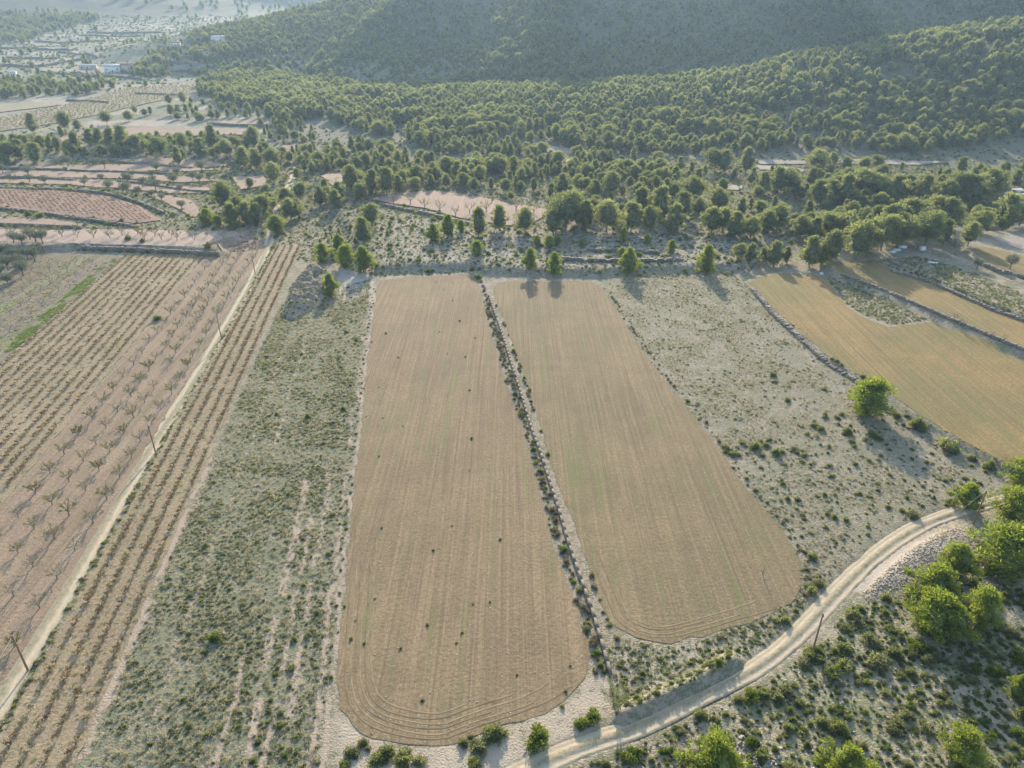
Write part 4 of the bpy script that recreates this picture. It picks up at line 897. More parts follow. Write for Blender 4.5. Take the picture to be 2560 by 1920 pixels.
scatter('mountain_scrub', withz(mb, -.1), mr.uniform(.7, 2.2, len(mb)), MS, 'dark scrub covering the shaded mountain face', seed=13)
FARH = np.array([[-1700, 1400], [-500, 1500], [-300, 2400], [900, 2400], [900, 2900], [-1800, 2900]])
fill(FARH, 26, 8, 13, 13, .6, 0)
fill(np.array([[520, 480], [900, 480], [900, 800], [520, 660]]), 8, 6, 10, 14, .8, 0)
fill(blob([(790, 470), (830, 455), (930, 470), (1050, 465), (1250, 445), (1420, 440), (1640, 420), (1800, 440), (1990, 440), (2150, 440), (2350, 440), (2560, 430), (2640, 520), (2560, 580), (2400, 580), (2200, 600), (2000, 610), (1830, 600), (1700, 590), (1560, 570), (1400, 560), (1380, 500), (1200, 480), (1000, 478), (850, 500)]), 8.0, 5.0, 10.0, 17, .8, 3.5, lambda p: .15 + 1.5 * sst((fbm(p[:, 0] / 16, p[:, 1] / 16, 98) - .40) * 6))
fill(blob([(0, 420), (0, 350), (200, 345), (400, 345), (660, 345), (700, 400), (600, 420), (560, 400), (300, 395)]), 7.0, 4.5, 9.0, 18, .7, 3.0, lambda p: .1 + 1.5 * sst((fbm(p[:, 0] / 16, p[:, 1] / 16, 99) - .42) * 6))
# scattered young pines on the scrub between fields and wood
fill(blob([(960, 600), (1180, 560), (1500, 560), (1840, 590), (1850, 660), (1500, 668), (960, 660)]), 10, 1.2, 3.2, 15, .35, 1)
fill(blob([(780, 600), (900, 520), (1000, 560), (960, 640), (860, 690)]), 7, 1.0, 3.2, 16, .35, 1)
wood = np.array(wood); wz = withz(wood[:, :2], -.1)
size = np.array([wood[k, 2] / PX(wz[k])[2] * (1 if seen(wz[k], 10) else 0) for k in range(len(wood))])
pick = np.argsort(-size)[:max(0, 296 - npine)]; left = np.setdiff1d(np.arange(len(wood)), pick)
for k in pick:
    young = wood[k, 2] < 4.5
    pine_at(wz[k], wood[k, 2], 'young pine among the scattered ones on the scrub below the wood' if young else 'pine tree in the dense wood below the shaded mountain', 'young pines scattered on the scrub' if young else 'pines of the dense wood below the mountain', young, rng.uniform(.95, 1.25))
dist = wz[left, 1]; FARP = [far_pine(1001 + k, 9, (3.7, 2.7, 4.6, 3.1, 4.1, 2.4)[k]) for k in range(6)]
NEARP = [b for a, b in PINES]
near = dist < 520
scatter('pine_wood', wz[left][near], wood[left][near][:, 2] / 9.0, NEARP, 'dense green pine wood covering the slope behind the fields', seed=5, vary=.28)
scatter('pine_wood', wz[left][~near], wood[left][~near][:, 2] / 8.8, FARP, 'far pine woods on the mountain and along the hazy valley', seed=6, vary=.3)
# ---------------------------------------------------------------- walls
def stone_wall(name, label, L, h, w, cat='stone wall', group=None, course=.38, length=.62, seed=0, sink=.25):
    """dry-stone wall: courses of uneven stones, one mesh for the far or fine ones"""
    r = np.random.default_rng(seed); L = resample(L, length); t = np.gradient(L, axis=0); a = np.arctan2(t[:, 1], t[:, 0]); zc = zfun(L[:, 0], L[:, 1]); parts = []
    n = max(1, int(round(h / course)))
    for c in range(n):
        for k in range(len(L)):
            if c == n - 1 and r.uniform() < .25: continue
            off = (.5 if c % 2 else 0) * length
            p = (L[k, 0] + math.cos(a[k]) * off + r.normal() * .05, L[k, 1] + math.sin(a[k]) * off + r.normal() * .05, zc[k] - sink + course * (c + .5) + r.normal() * .03)
            V, fs = box(p, (length * r.uniform(.8, 1.06), w * r.uniform(.85, 1.15), course * r.uniform(.88, 1.12)), a[k] + r.normal() * .1)
            parts.append((V + r.normal(size=V.shape) * .035, fs))
    V, Fs = joinm(parts); o = bpy.data.objects.new(name, None); C.objects.link(o); m = V.mean(0); o.location = (m[0], m[1], zc.mean())
    o['label'] = label; o['category'] = cat
    if group: o['group'] = group
    q = obj('stonework', mesh('stonework', V - np.array([m[0], m[1], zc.mean()]), Fs, [MAT_STONE]), o, kind='stuff')
    return o
GW = 'terrace walls on the slopes'
stone_wall('retaining_wall', 'long stone retaining wall below the pale almond strip', polyw([(205, 622), (330, 626), (480, 634), (546, 638)], .5), 2.0, .9, 'retaining wall', seed=1)
RB = polyw([(1878, 722), (1933, 783), (2003, 846), (2069, 905), (2147, 952), (2190, 975)], .6)
stone_wall('stone_wall', 'tumbled stone wall between grey fallow field and orange field', RB, .9, 1.2, seed=2)
stone_wall('stone_wall', 'stone wall between the two long orange fields', polyw([(2100, 694), (2205, 733), (2283, 767), (2369, 805), (2478, 852), (2600, 902)], Z3 + .5), 1.3, .8, seed=3)
stone_wall('stone_wall', 'stone wall above the upper orange field below the stony pasture', polyw([(2225, 676), (2322, 703), (2400, 737), (2478, 772), (2600, 815)], Z4 + .4), 1.2, .8, seed=4)
stone_wall('stone_wall', 'broken stone wall under the small orange field by the east edge', polyw([(2440, 655), (2500, 682), (2600, 715)], Z5 + .4), 1.1, .8, seed=5)
for k, (pts, lab) in enumerate((([(1470, 628), (1560, 630), (1640, 634)], 'low dark terrace wall on the pale scrub below the wood'), ([(1400, 650), (1500, 655), (1640, 655), (1700, 652)], 'lower terrace wall on the pale scrub above the fallow field'),
        ([(945, 512), (1000, 524), (1080, 540), (1170, 562)], 'dark terrace wall along the lower side of the pink clearing'),
        ([(-40, 472), (100, 474), (200, 478), (290, 490), (360, 512), (410, 535)], 'curved terrace wall above the red vineyard'), ([(-40, 522), (60, 528), (130, 540), (218, 552), (330, 568)], 'terrace wall below the red vineyard'),
        ([(-40, 562), (80, 566), (200, 572)], 'short terrace wall below the narrow strip under the red vineyard'), ([(-40, 446), (60, 446), (120, 448), (190, 453)], 'terrace wall under the second olive terrace'),
        ([(-40, 422), (80, 424), (180, 428), (300, 432), (430, 437)], 'long terrace wall under the topmost olive terrace'), ([(300, 456), (380, 466), (460, 478), (560, 484)], 'terrace wall under the middle olive terrace'),
        ([(270, 400), (300, 408), (400, 416), (480, 422)], 'terrace wall above the olive terraces by the pine belt'), ([(330, 344), (450, 345), (560, 346), (640, 342)], 'dark terrace wall below the pink almond strip'),
        ([(520, 312), (600, 316), (680, 318)], 'terrace wall between the two pink strips by the wood'), ([(170, 252), (240, 256), (270, 258)], 'dark wall end at the left inside the yellow vineyard'), ([(340, 236), (400, 238), (450, 240)], 'dark wall end at the right inside the yellow vineyard'),
        ([(1600, 545), (1700, 522), (1800, 516)], 'pale terrace edge inside the front pines'))):
    h = hit(pts); stone_wall('terrace_wall', lab, smooth(h[:, :2], 1), 1.5 if pts[0][1] > 350 else 2.2, 1.0, 'terrace wall', GW, .5, 1.1, 20 + k, .3)
vw = [[(60, 210), (130, 213), (190, 216), (240, 214)], [(180, 190), (230, 192), (300, 195), (350, 200)], [(230, 186), (255, 200), (272, 207)], [(310, 180), (340, 186), (400, 192)], [(10, 165), (90, 170), (150, 158), (220, 145)], [(150, 132), (200, 138), (240, 144)], [(20, 145), (90, 148), (140, 148)], [(0, 120), (80, 122), (180, 126)], [(360, 150), (420, 158), (470, 160)], [(400, 118), (480, 124), (560, 128)], [(90, 105), (180, 108), (260, 104)], [(430, 142), (500, 148), (560, 146)], [(380, 178), (430, 180), (480, 176)], [(100, 182), (160, 186), (200, 184)], [(500, 96), (600, 100), (660, 104)], [(200, 90), (280, 92), (360, 90)], [(220, 82), (300, 84), (400, 82)]]
for k, pts in enumerate(vw):
    h = hit(pts); stone_wall('terrace_wall', 'thin dark terrace wall among the far patchwork fields of the hazy valley', smooth(h[:, :2], 1), 2.6, 1.6, 'terrace wall', 'far terrace walls in the hazy valley', .9, 2.6, 50 + k, .4)
# the channel wall between the two ploughed fields: coping blocks on a low wall
def channel_wall():
    r = np.random.default_rng(5); L = resample(WALL_DITCH, 2.0); t = np.gradient(L, axis=0); a = np.arctan2(t[:, 1], t[:, 0]); z = zfun(L[:, 0], L[:, 1])
    root = bpy.data.objects.new('channel_wall', None); C.objects.link(root); root.location = (L[0, 0], L[0, 1], z[0])
    root['label'] = 'narrow pale channel wall running between the two ploughed fields'; root['category'] = 'channel wall'
    o0 = np.array([L[0, 0], L[0, 1], z[0]])
    lo = [box((L[k, 0], L[k, 1], z[k] + .12), (2.02, .34, .75), a[k]) for k in range(len(L))]
    V, Fs = joinm(lo); obj('footing', mesh('footing', V - o0, Fs, [MAT_STONE]), root)
    proto = [mesh('coping_block', *(lambda v: (v[0] + r.normal(size=v[0].shape) * .006, v[1]))(box((0, 0, 0), (1.99, .40, .16))), [MAT_COPING]) for _ in range(3)]
    for k in range(len(L)):
        if r.uniform() < .03: continue
        b = obj('coping_block', proto[k % 3], root, (L[k, 0] - o0[0], L[k, 1] - o0[1], z[k] + .58 - o0[2] + r.normal() * .006)); b.rotation_euler = (r.normal() * .006, r.normal() * .006, a[k] + r.normal() * .008)
channel_wall()
# ---------------------------------------------------------------- shrubs: the largest 300 one by one, the rest as undergrowth
sh = []      # x, y, radius, kind (0 grey-green, 1 bright), zone
def addpx(L, kind, zone, z=0.0):
    for a, b, r_ in L: p = W(a, b, z); sh.append((p[0], p[1], r_, kind, zone))
addpx([(1230, 1840, 1.7), (1196, 1868, 1.5), (1160, 1862, .8), (1178, 1845, .6), (1262, 1838, .55)], 0, 'bare corner below the first ploughed field')
addpx([(1345, 1856, 1.9), (1372, 1872, 1.4), (1325, 1882, 1.3), (1480, 1800, 1.4), (1455, 1815, 1.2), (1440, 1835, 1.0)], 1, 'verge between field and track')
addpx([(880, 1888, 1.2), (905, 1860, .8), (950, 1902, 1.4), (970, 1885, 1.2), (1005, 1905, 1.5), (1050, 1908, 1.1), (1185, 1915, 1.2), (862, 1915, .9), (920, 1870, .6), (1015, 1880, .8)], 0, 'bottom edge below the first ploughed field')
addpx([(2298, 1072, 2.2), (2370, 1125, 2.6), (2240, 1040, 1.4), (2285, 1058, 1.0), (2268, 1042, 1.0), (2470, 1170, 1.5), (2430, 1150, 1.3), (2180, 1090, 1.4), (2200, 1100, 1.0), (2060, 975, .9), (1932, 940, 1.1), (1935, 955, .9)], 0, 'long orange field bank')
addpx([(1968, 1003, .9), (2240, 1045, .7), (2092, 1045, .7), (2062, 1040, .8)], 1, 'grey fallow field')
addpx([(1815, 1120, 1.2), (1828, 1135, 1.0), (1855, 1108, 1.0), (1885, 1120, 1.2), (1880, 1118, 1.0), (1915, 1115, 1.1), (1940, 1135, 1.3), (1955, 1130, 1.0), (1985, 1125, 1.0), (2010, 1140, .9), (1835, 1140, .8), (1905, 1140, .8), (2035, 1065, 1.2), (2050, 1075, 1.1), (2060, 1045, .8), (2120, 1085, 1.3), (2130, 1105, 1.0)], 0, 'grey fallow field')
addpx([(2030, 1395, 1.0), (2140, 1405, 1.3), (2180, 1372, 1.3), (2045, 1462, 1.2), (2030, 1480, 1.1), (2065, 1480, 1.0), (1985, 1545, 1.3), (1965, 1555, 1.0), (2230, 1330, 1.0), (2280, 1290, 1.5), (2300, 1295, 1.2), (2320, 1280, 1.0)], 0, 'verge of the right-hand track')
addpx([(1203, 705, .8), (1207, 716, .7), (1210, 728, .9), (1214, 738, .7), (1218, 748, .8), (1212, 722, .6), (1221, 742, .6), (1226, 760, .8)], 2, 'far corner between the ploughed fields')
addpx([(1190 + 5, 696, 1.6)], 1, 'far corner between the ploughed fields')
addpx([(1980, 1575, 1.5), (1990, 1800 - 160, 1.7), (2010, 1660, 1.3), (2030, 1645, 1.0), (2080, 1690, 1.6), (2110, 1670, 1.5), (2190, 1660, 2.1), (2240, 1640, 1.4), (2180, 1610, 1.6)], 0, 'shrub slope below the right-hand track')
SLOPE = polyw([(1380, 1975), (1480, 1905), (1600, 1862), (1720, 1805), (1850, 1745), (1960, 1680), (2060, 1590), (2120, 1520), (2200, 1500), (2330, 1440), (2440, 1380), (2560, 1320), (2680, 1310), (2750, 1975)])
r0 = np.random.default_rng(77)
for d, lo, hi, ms, sd_ in ((1.8, .45, 1.5, .40, 1), (1.0, .2, .55, .30, 2)):
    p = poisson(SLOPE, d, sd_); m = fbm(p[:, 0] / 5, p[:, 1] / 5, 101, 3); g = p[(m + r0.uniform(-.1, .1, len(p))) > ms]
    # bushes stand in loose lines that run up the slope
    for x, y in g: sh.append((x, y, lo + (hi - lo) * r0.uniform() ** 2.2, int(r0.uniform() < .22), 'shrub slope below the right-hand track'))
FALR = polyw([(1800, 1115), (1960, 1080), (2150, 1010), (2350, 1100), (2480, 1190), (2400, 1250), (2200, 1320), (2050, 1430), (1990, 1380), (1900, 1250)])
for x, y in poisson(FALR, 2.1, 3):
    if r0.uniform() < .62: sh.append((x, y, .25 + .55 * r0.uniform() ** 2, 0, 'grey fallow field'))
for L, off, dn, lo, hi, zone in ((WALL_DITCH, -1.2, .95, .35, 1.0, 'bush line left of the channel wall'), (WALL_DITCH, 2.0, 1.3, .35, .8, 'bush line right of the channel wall'), (WALL_DITCH, -2.1, 1.5, .3, .7, 'bush line left of the channel wall'),
        (F2[4:20], -1.2, 1.9, .3, .7, 'east edge of the second ploughed field'), (F1[20:27], -1.0, 2.6, .25, .5, 'west edge of the first ploughed field'), (RB, -1.6, 1.8, .4, .9, 'foot of the tumbled stone wall'),
        (polyw([(2100, 694), (2205, 733), (2283, 767), (2369, 805), (2478, 852), (2600, 902)], Z3), -1.0, 1.5, .4, 1.0, 'wall between the two orange fields'), (polyw([(2225, 676), (2322, 703), (2400, 737), (2478, 772), (2600, 815)], Z4), -.8, 1.6, .4, .9, 'wall above the upper orange field')):
    q = resample(L, dn); t = np.gradient(q, axis=0); t /= np.linalg.norm(t, axis=1)[:, None]; nr = np.stack([t[:, 1], -t[:, 0]], 1)
    if L is not WALL_DITCH and zone.startswith(('east', 'west')):
        c = (F2 if 'second' in zone else F1).mean(0); sgn = np.sign(np.sum(nr * (q - c), 1))[:, None]; nr = -nr * sgn
    elif L is WALL_DITCH: nr = nr * np.where(nr[:, :1] > 0, 1, -1)
    for k in range(len(q)):
        if r0.uniform() < .82:
            x, y = q[k] + nr[k] * (off + r0.normal() * .3); q_ = r0.uniform(); sh.append((x, y, lo + (hi - lo) * r0.uniform() ** 1.5, 2 if q_ < .72 else 1 if q_ > .95 else 0, zone))
for x, y in poisson(polyw([(1535, 1800), (1600, 1775), (1760, 1710), (1900, 1620), (1960, 1560), (1900, 1560), (1700, 1640), (1560, 1700)]), 1.5, 5):
    if r0.uniform() < .4: sh.append((x, y, .2 + .4 * r0.uniform() ** 2, int(r0.uniform() < .3), 'weedy corner below the second field'))
for x, y in resample(BERM, .8):
    for q in range(2): sh.append((x + r0.normal() * .7, y + .3 + r0.normal() * .7, .25 + .45 * r0.uniform() ** 2, int(r0.uniform() < .2), 'weedy corner below the second field'))
for x, y in poisson(SCRUB, 2.4, 6):
    if fbm(np.array([x / 9]), np.array([y / 9]), 103)[0] > .53: sh.append((x, y, .2 + .4 * r0.uniform() ** 3, int(r0.uniform() < .1), 'west fallow strip'))
for x, y in poisson(np.array([along(-24, 55), along(-17.6, 55), along(-17.6, 215), along(-22, 215)]), 1.7, 7):
    if r0.uniform() < .3: sh.append((x, y, .3 + .5 * r0.uniform() ** 2.5, 0, 'fallow strip beside the first ploughed field'))
MIDB = np.vstack([polyw([(700, 640), (945, 690), (1200, 684), (1500, 694), (1840, 690)], 0), [[130, 275], [240, 300], [240, 420], [-260, 420], [-260, 290], [-140, 262]]])
for x, y in poisson(MIDB, 3.0, 8):
    if r0.uniform() < .62: sh.append((x, y, .4 + .9 * r0.uniform() ** 2, int(r0.uniform() < .15), 'scrub below the wood'))
for x, y in poisson(np.array([[-330, 330], [-60, 330], [-60, 460], [-420, 560]]), 4.5, 9):
    if r0.uniform() < .6: sh.append((x, y, .6 + 1.0 * r0.uniform() ** 2, 0, 'scrub among the olive terraces'))
for x, y in poisson(np.array([[-140, 395], [330, 395], [330, 520], [-160, 520]]), 4.2, 10):
    if r0.uniform() < .5: sh.append((x, y, .6 + .8 * r0.uniform() ** 2, 0, 'scrub below the wood'))
# shrubs hugging the mid walls
for o in [o for o in C.objects if o.name.startswith(('terrace_wall', 'retaining_wall'))]:
    me = o.children[0].data; co = np.empty(len(me.vertices) * 3, np.float32); me.vertices.foreach_get('co', co); co = co.reshape(-1, 3)[::24]
    far = o.location[1] > 600
    for c in co:
        if r0.uniform() < .5: sh.append((o.location[0] + c[0] + r0.normal() * .8, o.location[1] + c[1] + r0.normal() * .8, (1.0 if far else .5) + .6 * r0.uniform() ** 2, 0, 'walls'))
sh = [s for s in sh if seen((s[0], s[1], 0), 30) or s[1] > 400]
P = np.array([(s[0], s[1]) for s in sh]); inf = np.zeros(len(P), bool)
for Q in SHEETS: inf |= sdist(P[:, 0], P[:, 1], Q) > -.1
for Q in MIDSHEETS: inf |= sdist(P[:, 0], P[:, 1], Q) > 1.5
inf |= (ldist(P[:, 0], P[:, 1], TRACK_R) < 2.0) | (ldist(P[:, 0], P[:, 1], TRACK_L) < 1.8) | (sdist(P[:, 0], P[:, 1], MOUND) > 1)
sh = [s for s, b in zip(sh, inf) if not b]; P = P[~inf]; PZ = withz(P, -.05)
sz = np.array([sh[k][2] / PX(PZ[k])[2] * seen(PZ[k], 10) * (1 if sh[k][4] != 'walls' else 0) for k in range(len(sh))])
big = set(np.argsort(-sz)[:298].tolist()); zones = {}
for k in sorted(big, key=lambda k: (sh[k][4], sh[k][0])):
    x, y, r_, kind, zone = sh[k]; zones.setdefault((zone, kind), []).append(k)
for (zone, kind), ks in zones.items():
    for j, k in enumerate(ks):
        x, y, r_, _, _ = sh[k]; v = (SHRUBS, SHRUBS_G, SHRUBS_D)[kind][int(rng.integers(4 if kind == 0 else 2))]
        hue = ('grey-green', 'bright green', 'dry brown')[kind]; where = ('in the ' if zone.startswith(('bush line', 'shrub', 'west fallow', 'fallow', 'grey', 'weedy', 'bare', 'scrub')) else 'at the ') + zone
        lab = '%s shrub %s, %s from the west' % (hue, where.replace('in the shrub slope', 'on the shrub slope'), ordinal(j + 1))
        thing('shrub', lab, 'shrub', 'shrubs ' + where, PZ[k], rng.uniform(0, 6.28), (r_, r_, r_ * rng.uniform(.8, 1.1)), [(None, v)])
oth = np.array([k for k in range(len(sh)) if k not in big])
kd = np.array([sh[k][3] for k in oth]); rr = np.array([sh[k][2] for k in oth])
scatter('undergrowth', PZ[oth], rr, SHRUBS + SHRUBS_G + SHRUBS_D, 'low grey-green undergrowth over banks, scrub and slopes', vi=np.where(kd > 1, 6 + rng.integers(0, 2, len(oth)), np.where(kd > 0, 4 + rng.integers(0, 2, len(oth)), rng.integers(0, 4, len(oth)))), seed=8)
# ---------------------------------------------------------------- low cover: tufts and stones
def tufts(name, P, d, lo, hi, variants, label, seed, dens=1.0, mask=None, avoid=True):
    p = poisson(P, d, seed); r = np.random.default_rng(seed)
    k = r.uniform(0, 1, len(p)) < dens
    if mask is not None: k &= mask(p) > r.uniform(0, 1, len(p))
    p = p[k]
    if avoid: p = p[~infield(p, -.3)]
    scatter(name, withz(p, -.02), lo + (hi - lo) * r.uniform(0, 1, len(p)) ** 2, variants, label, seed=seed)
pathm = lambda p: 1 - .9 * np.max([sst((w + .25 - np.abs(p[:, 0] + K * p[:, 1] + wander(p[:, 1], u) - u)) / .3) * ((p[:, 1] > a) & (p[:, 1] < b)) for u, a, b, w in PATHS], 0)
tufts('scrub_tufts', SCRUB, .66, .4, 1.05, LOWS[:2] + LOWS + TUFT_GREY + TUFT_GREY, 'knee-high scrub covering the west fallow strip', 31, 1.0, lambda p: (.12 + 1.1 * sst((fbm(p[:, 0] / 5, p[:, 1] / 5, 111) - .36) * 5)) * pathm(p))
tufts('grass_tufts', SCRUB, .8, .6, 1.2, TUFT_DRY + TUFT_GREY, 'dry grass between the scrub of the west fallow strip', 32, .7)
tufts('grass_tufts', FALLOW, .65, .4, 1.0, TUFT_GREY + TUFT_DRY + TUFT_GREY + LOWS[1:2], 'thin grey grass over the fallow field east of the ploughed fields', 33, .85, lambda p: .2 + .9 * sst((fbm(p[:, 0] / 6, p[:, 1] / 6, 112) - .34) * 5))
PATCH = polyw([(2062, 692), (2100, 700), (2200, 740), (2320, 800), (2225, 812), (2155, 785), (2118, 760)], Z3)
tufts('grass_tufts', PATCH, .7, .6, 1.2, TUFT_GREY + LOWS, 'grey grass patch between the two orange fields', 39, .8)
PAST = np.vstack([polyw([(2190, 652), (2300, 640), (2430, 680), (2560, 735), (2700, 790), (2700, 850), (2560, 795), (2400, 730), (2230, 668)], Z5)])
tufts('grass_tufts', PAST, .8, .6, 1.3, TUFT_GREY + LOWS, 'grass on the stony pasture above the orange fields', 34, .8)
tufts('grass_tufts', SLOPE, .75, .5, 1.2, TUFT_GREY + TUFT_DRY + LOWS + TUFT_FRESH, 'grass and low plants between the shrubs of the slope', 35, .8, lambda p: .15 + sst((fbm(p[:, 0] / 4, p[:, 1] / 4, 113) - .38) * 5))
tufts('grass_tufts', MIDB, 1.3, .7, 1.6, TUFT_GREY + LOWS + TUFT_DRY, 'grass and low plants on the scrub below the wood', 36, .8)
tufts('grass_tufts', polyw([(1490, 1640), (1560, 1600), (1700, 1620), (1860, 1570), (1990, 1500), (2010, 1430), (2060, 1440), (1930, 1620), (1800, 1710), (1560, 1790), (1530, 1740)]), .55, .5, 1.1, TUFT_GREY + TUFT_FRESH + LOWS, 'weeds on the corner below the second ploughed field', 37, .7)
GST = np.array([along(-112.5, 60), along(-108.9, 60), along(-108.9, 250), along(-112.5, 250)])
tufts('fresh_grass', GST, .45, .7, 1.4, TUFT_FRESH, 'bright green grass strip beside the broad vineyard', 38, .8, lambda p: sst((fbm(p[:, 0] / 4, p[:, 1] / 9, 114) - .36) * 6), False)
for k, u in enumerate((-119, -125, -131, -137)):
    tufts('fresh_grass', np.array([along(u - 1.1, 60), along(u + 1.1, 60), along(u + 1.1, 250), along(u - 1.1, 250)]), .7, .6, 1.2, TUFT_FRESH + TUFT_GREY, 'green grass line between rows of the weedy field', 40 + k, .7, lambda p: sst((fbm(p[:, 0] / 4, p[:, 1] / 12, 115) - .38) * 6), False)
tufts('dry_grass', np.array([along(-142, 60), along(-113, 60), along(-113, 250), along(-142, 250)]), .9, .6, 1.2, TUFT_DRY + TUFT_GREY + LOWS[:1], 'dry weeds in bands over the weedy field at the west edge', 45, .6, lambda p: .15 + .9 * (np.mod(p[:, 0] + K * p[:, 1] + 119, 6) > 3.2), False)
for k, (P_, dn) in enumerate(((VINES_R, .35), (VINES_L, .10))):
    tufts('weeds', P_, .9, .5, 1.0, TUFT_FRESH + TUFT_GREY + TUFT_DRY, ('weeds between the vine rows beside the track', 'weeds between the rows of the broad vineyard')[k], 50 + k, dn, None, False)
VERGE = np.array([along(-57.1, 20), along(-56.1, 20), along(-55.2, 262), along(-56.2, 262)])
tufts('weeds', VERGE, .5, .6, 1.2, TUFT_GREY + LOWS + TUFT_FRESH, 'weedy verge between the dirt track and the vine rows', 55, .6, None, False)
mp = poisson(MOUND, .8, 71); mp = mp[rng.uniform(size=len(mp)) < .55]
scatter('grass_tufts', np.column_stack([mp, zfun(mp[:, 0], mp[:, 1]) + mound_h(mp[:, 0], mp[:, 1]) - .38]), rng.uniform(.6, 1.4, len(mp)), TUFT_GREY + LOWS + TUFT_DRY, 'grass and low scrub growing over the earth mound', seed=72)
def rock(seed, flat=.7):
    r = np.random.default_rng(seed); V, fs = box((0, 0, 0), (1, 1, flat)); V = V + r.normal(size=V.shape) * .16; return mesh('rock', V, fs, [MAT_ROCK])
ROCKS = [rock(1200 + k) for k in range(4)]
CLODS = []; GREYS = []; MAT_GREY = plain('grey_rubble', (.32, .265, .19), .35, 3.0, bump=.5)
for k in range(3):
    m_ = ROCKS[k].copy(); m_.materials.clear(); m_.materials.append(MAT_GREY); GREYS.append(m_)
for k in range(3):
    m_ = ROCKS[k].copy(); m_.materials.clear(); m_.materials.append(plain('earth_clods_%d' % k, (.31, .24, .17), .25, 4.0)); CLODS.append(m_)
for nm, P_, d, dens, lo, hi, sd_, lab, var in (('earth_clods', F1, 1.0, .8, .08, .22, 61, 'clods and stones strewn over the first ploughed field', CLODS + ROCKS[:1]), ('earth_clods', F2, 1.0, .8, .08, .20, 62, 'clods and stones strewn over the second ploughed field', CLODS + ROCKS[:1]),
        ('field_stones', VINES_R, .7, .8, .07, .2, 63, 'stones strewn between the vine rows beside the track', ROCKS), ('field_stones', VINES_L, 1.1, .7, .08, .22, 64, 'stones strewn over the broad vineyard', ROCKS), ('field_stones', ORCH, 1.1, .7, .07, .2, 65, 'stones strewn over the almond orchard', ROCKS + CLODS),
        ('field_stones', SLOPE, 1.2, .6, .1, .35, 66, 'stones between the shrubs of the slope', ROCKS), ('field_stones', F3, 2.2, .4, .1, .25, 67, 'stones on the long orange field', ROCKS)):
    tufts(nm, P_, d, lo, hi, var, lab, sd_, dens, None, False)
gp = np.concatenate([np.column_stack([rng.normal(gx, gr * .55, 700), rng.normal(gy, gr * .55, 700)]) for gx, gy, gh, gr in GRAVEL])
gz = zfun(gp[:, 0], gp[:, 1])
for gx, gy, gh, gr in GRAVEL: gz = gz + gh * np.exp(-(((gp[:, 0] - gx) ** 2 + (gp[:, 1] - gy) ** 2) / gr ** 2) ** 1.5) * sst((ldist(gp[:, 0], gp[:, 1], TRACK_R) - 2.2) / 1.8)
k = ldist(gp[:, 0], gp[:, 1], TRACK_R) > 2.9
scatter('rubble', np.column_stack([gp, gz])[k], rng.uniform(.05, .22, k.sum()), GREYS, 'grey rubble heaped beside the right-hand track', seed=9)
wp = np.array([W(a + rng.normal() * 22, b + rng.normal() * 14)[:2] for a, b in [(1905, 1900)] * 120 + [(1850, 1855)] * 40 + [(2480, 1470)] * 60 + [(2470, 1435)] * 40])
scatter('white_stones', withz(wp, .05), rng.uniform(.1, .35, len(wp)), ROCKS, 'white stones scattered low on the shrub slope', seed=10)
wl_ = resample(RB, .5); wl_ = wl_ + rng.normal(size=wl_.shape) * 1.0
scatter('rubble', withz(wl_, .05), rng.uniform(.15, .4, len(wl_)), GREYS, 'fallen stones along the tumbled field wall', seed=11)
# dark weeds dotted over the first ploughed field
RC_, RB_ = (850, 560), (850, 1280)
wd = [(RC_, q) for q in ((690, 835), (805, 857), (640, 695), (205, 760), (295, 705), (405, 1300), (250, 1495), (275, 1250), (170, 1240), (835, 1070), (845, 1380), (870, 735), (770, 625), (620, 375), (250, 1050), (375, 860), (155, 1060), (830, 1590), (725, 495), (670, 425))] + [(RB_, q) for q in ((225, 560), (855, 595), (785, 780), (750, 845), (390, 880), (100, 700), (155, 850), (70, 820), (560, 730), (270, 105), (1030, 180), (1140, 1050), (530, 1215), (600, 250), (1450, 1155), (1430, 1255), (30, 610), (720, 90), (1480, 990), (965, 580))]
wd = sorted([W(o[0] + q[0] * .3888, o[1] + q[1] * .3888) for o, q in wd], key=lambda p: p[1])
for k, p in enumerate(wd):
    s = rng.uniform(.2, .42)
    thing('weed_clump', 'dark weed clump on the first ploughed field, %s from its near end' % ordinal(k + 1), 'weed clump', 'dark weed clumps on the first ploughed field', (p[0], p[1], zat(p[0], p[1]) + .02), rng.uniform(0, 6), s, [(None, SHRUBS[k % 4])])
for a, b, s, lab, v in ((394, 800, 1.5, 'dark round bush alone at the orchard edge with a long shadow', SHRUBS[0]), (538, 1600, 1.0, 'yellow-green round bush alone on the west fallow strip', SHRUBS_G[0]), (771, 1043, .8, 'small dark bush alone on the west fallow strip', SHRUBS[2]),
                        (325, 612, 1.7, 'dark bush against the retaining wall, the left of two', SHRUBS[0]), (360, 618, 1.3, 'dark bush against the retaining wall, the right of two', SHRUBS[2]), (100, 545, 2.6, 'big round bush on the bank below the red vineyard', SHRUBS[0]), (72, 541, 2.0, 'second round bush on the bank below the red vineyard', SHRUBS[2])):
    p = W(a, b) if b > 600 else hit([(a, b)])[0]; thing('bush', lab, 'bush', None, (p[0], p[1], zat(p[0], p[1])), rng.uniform(0, 6), (s, s, s * 1.1), [(None, v)])
p = W(524, 634); rust = dome(333, 1, 1.2, 24, 30, .26, .1, MAT_VINELEAF)
thing('bush', 'rust-coloured bush at the end of the retaining wall', 'bush', None, (p[0], p[1], zat(p[0], p[1])), 1.0, (1.7, 1.7, 1.9), [(None, rust)])
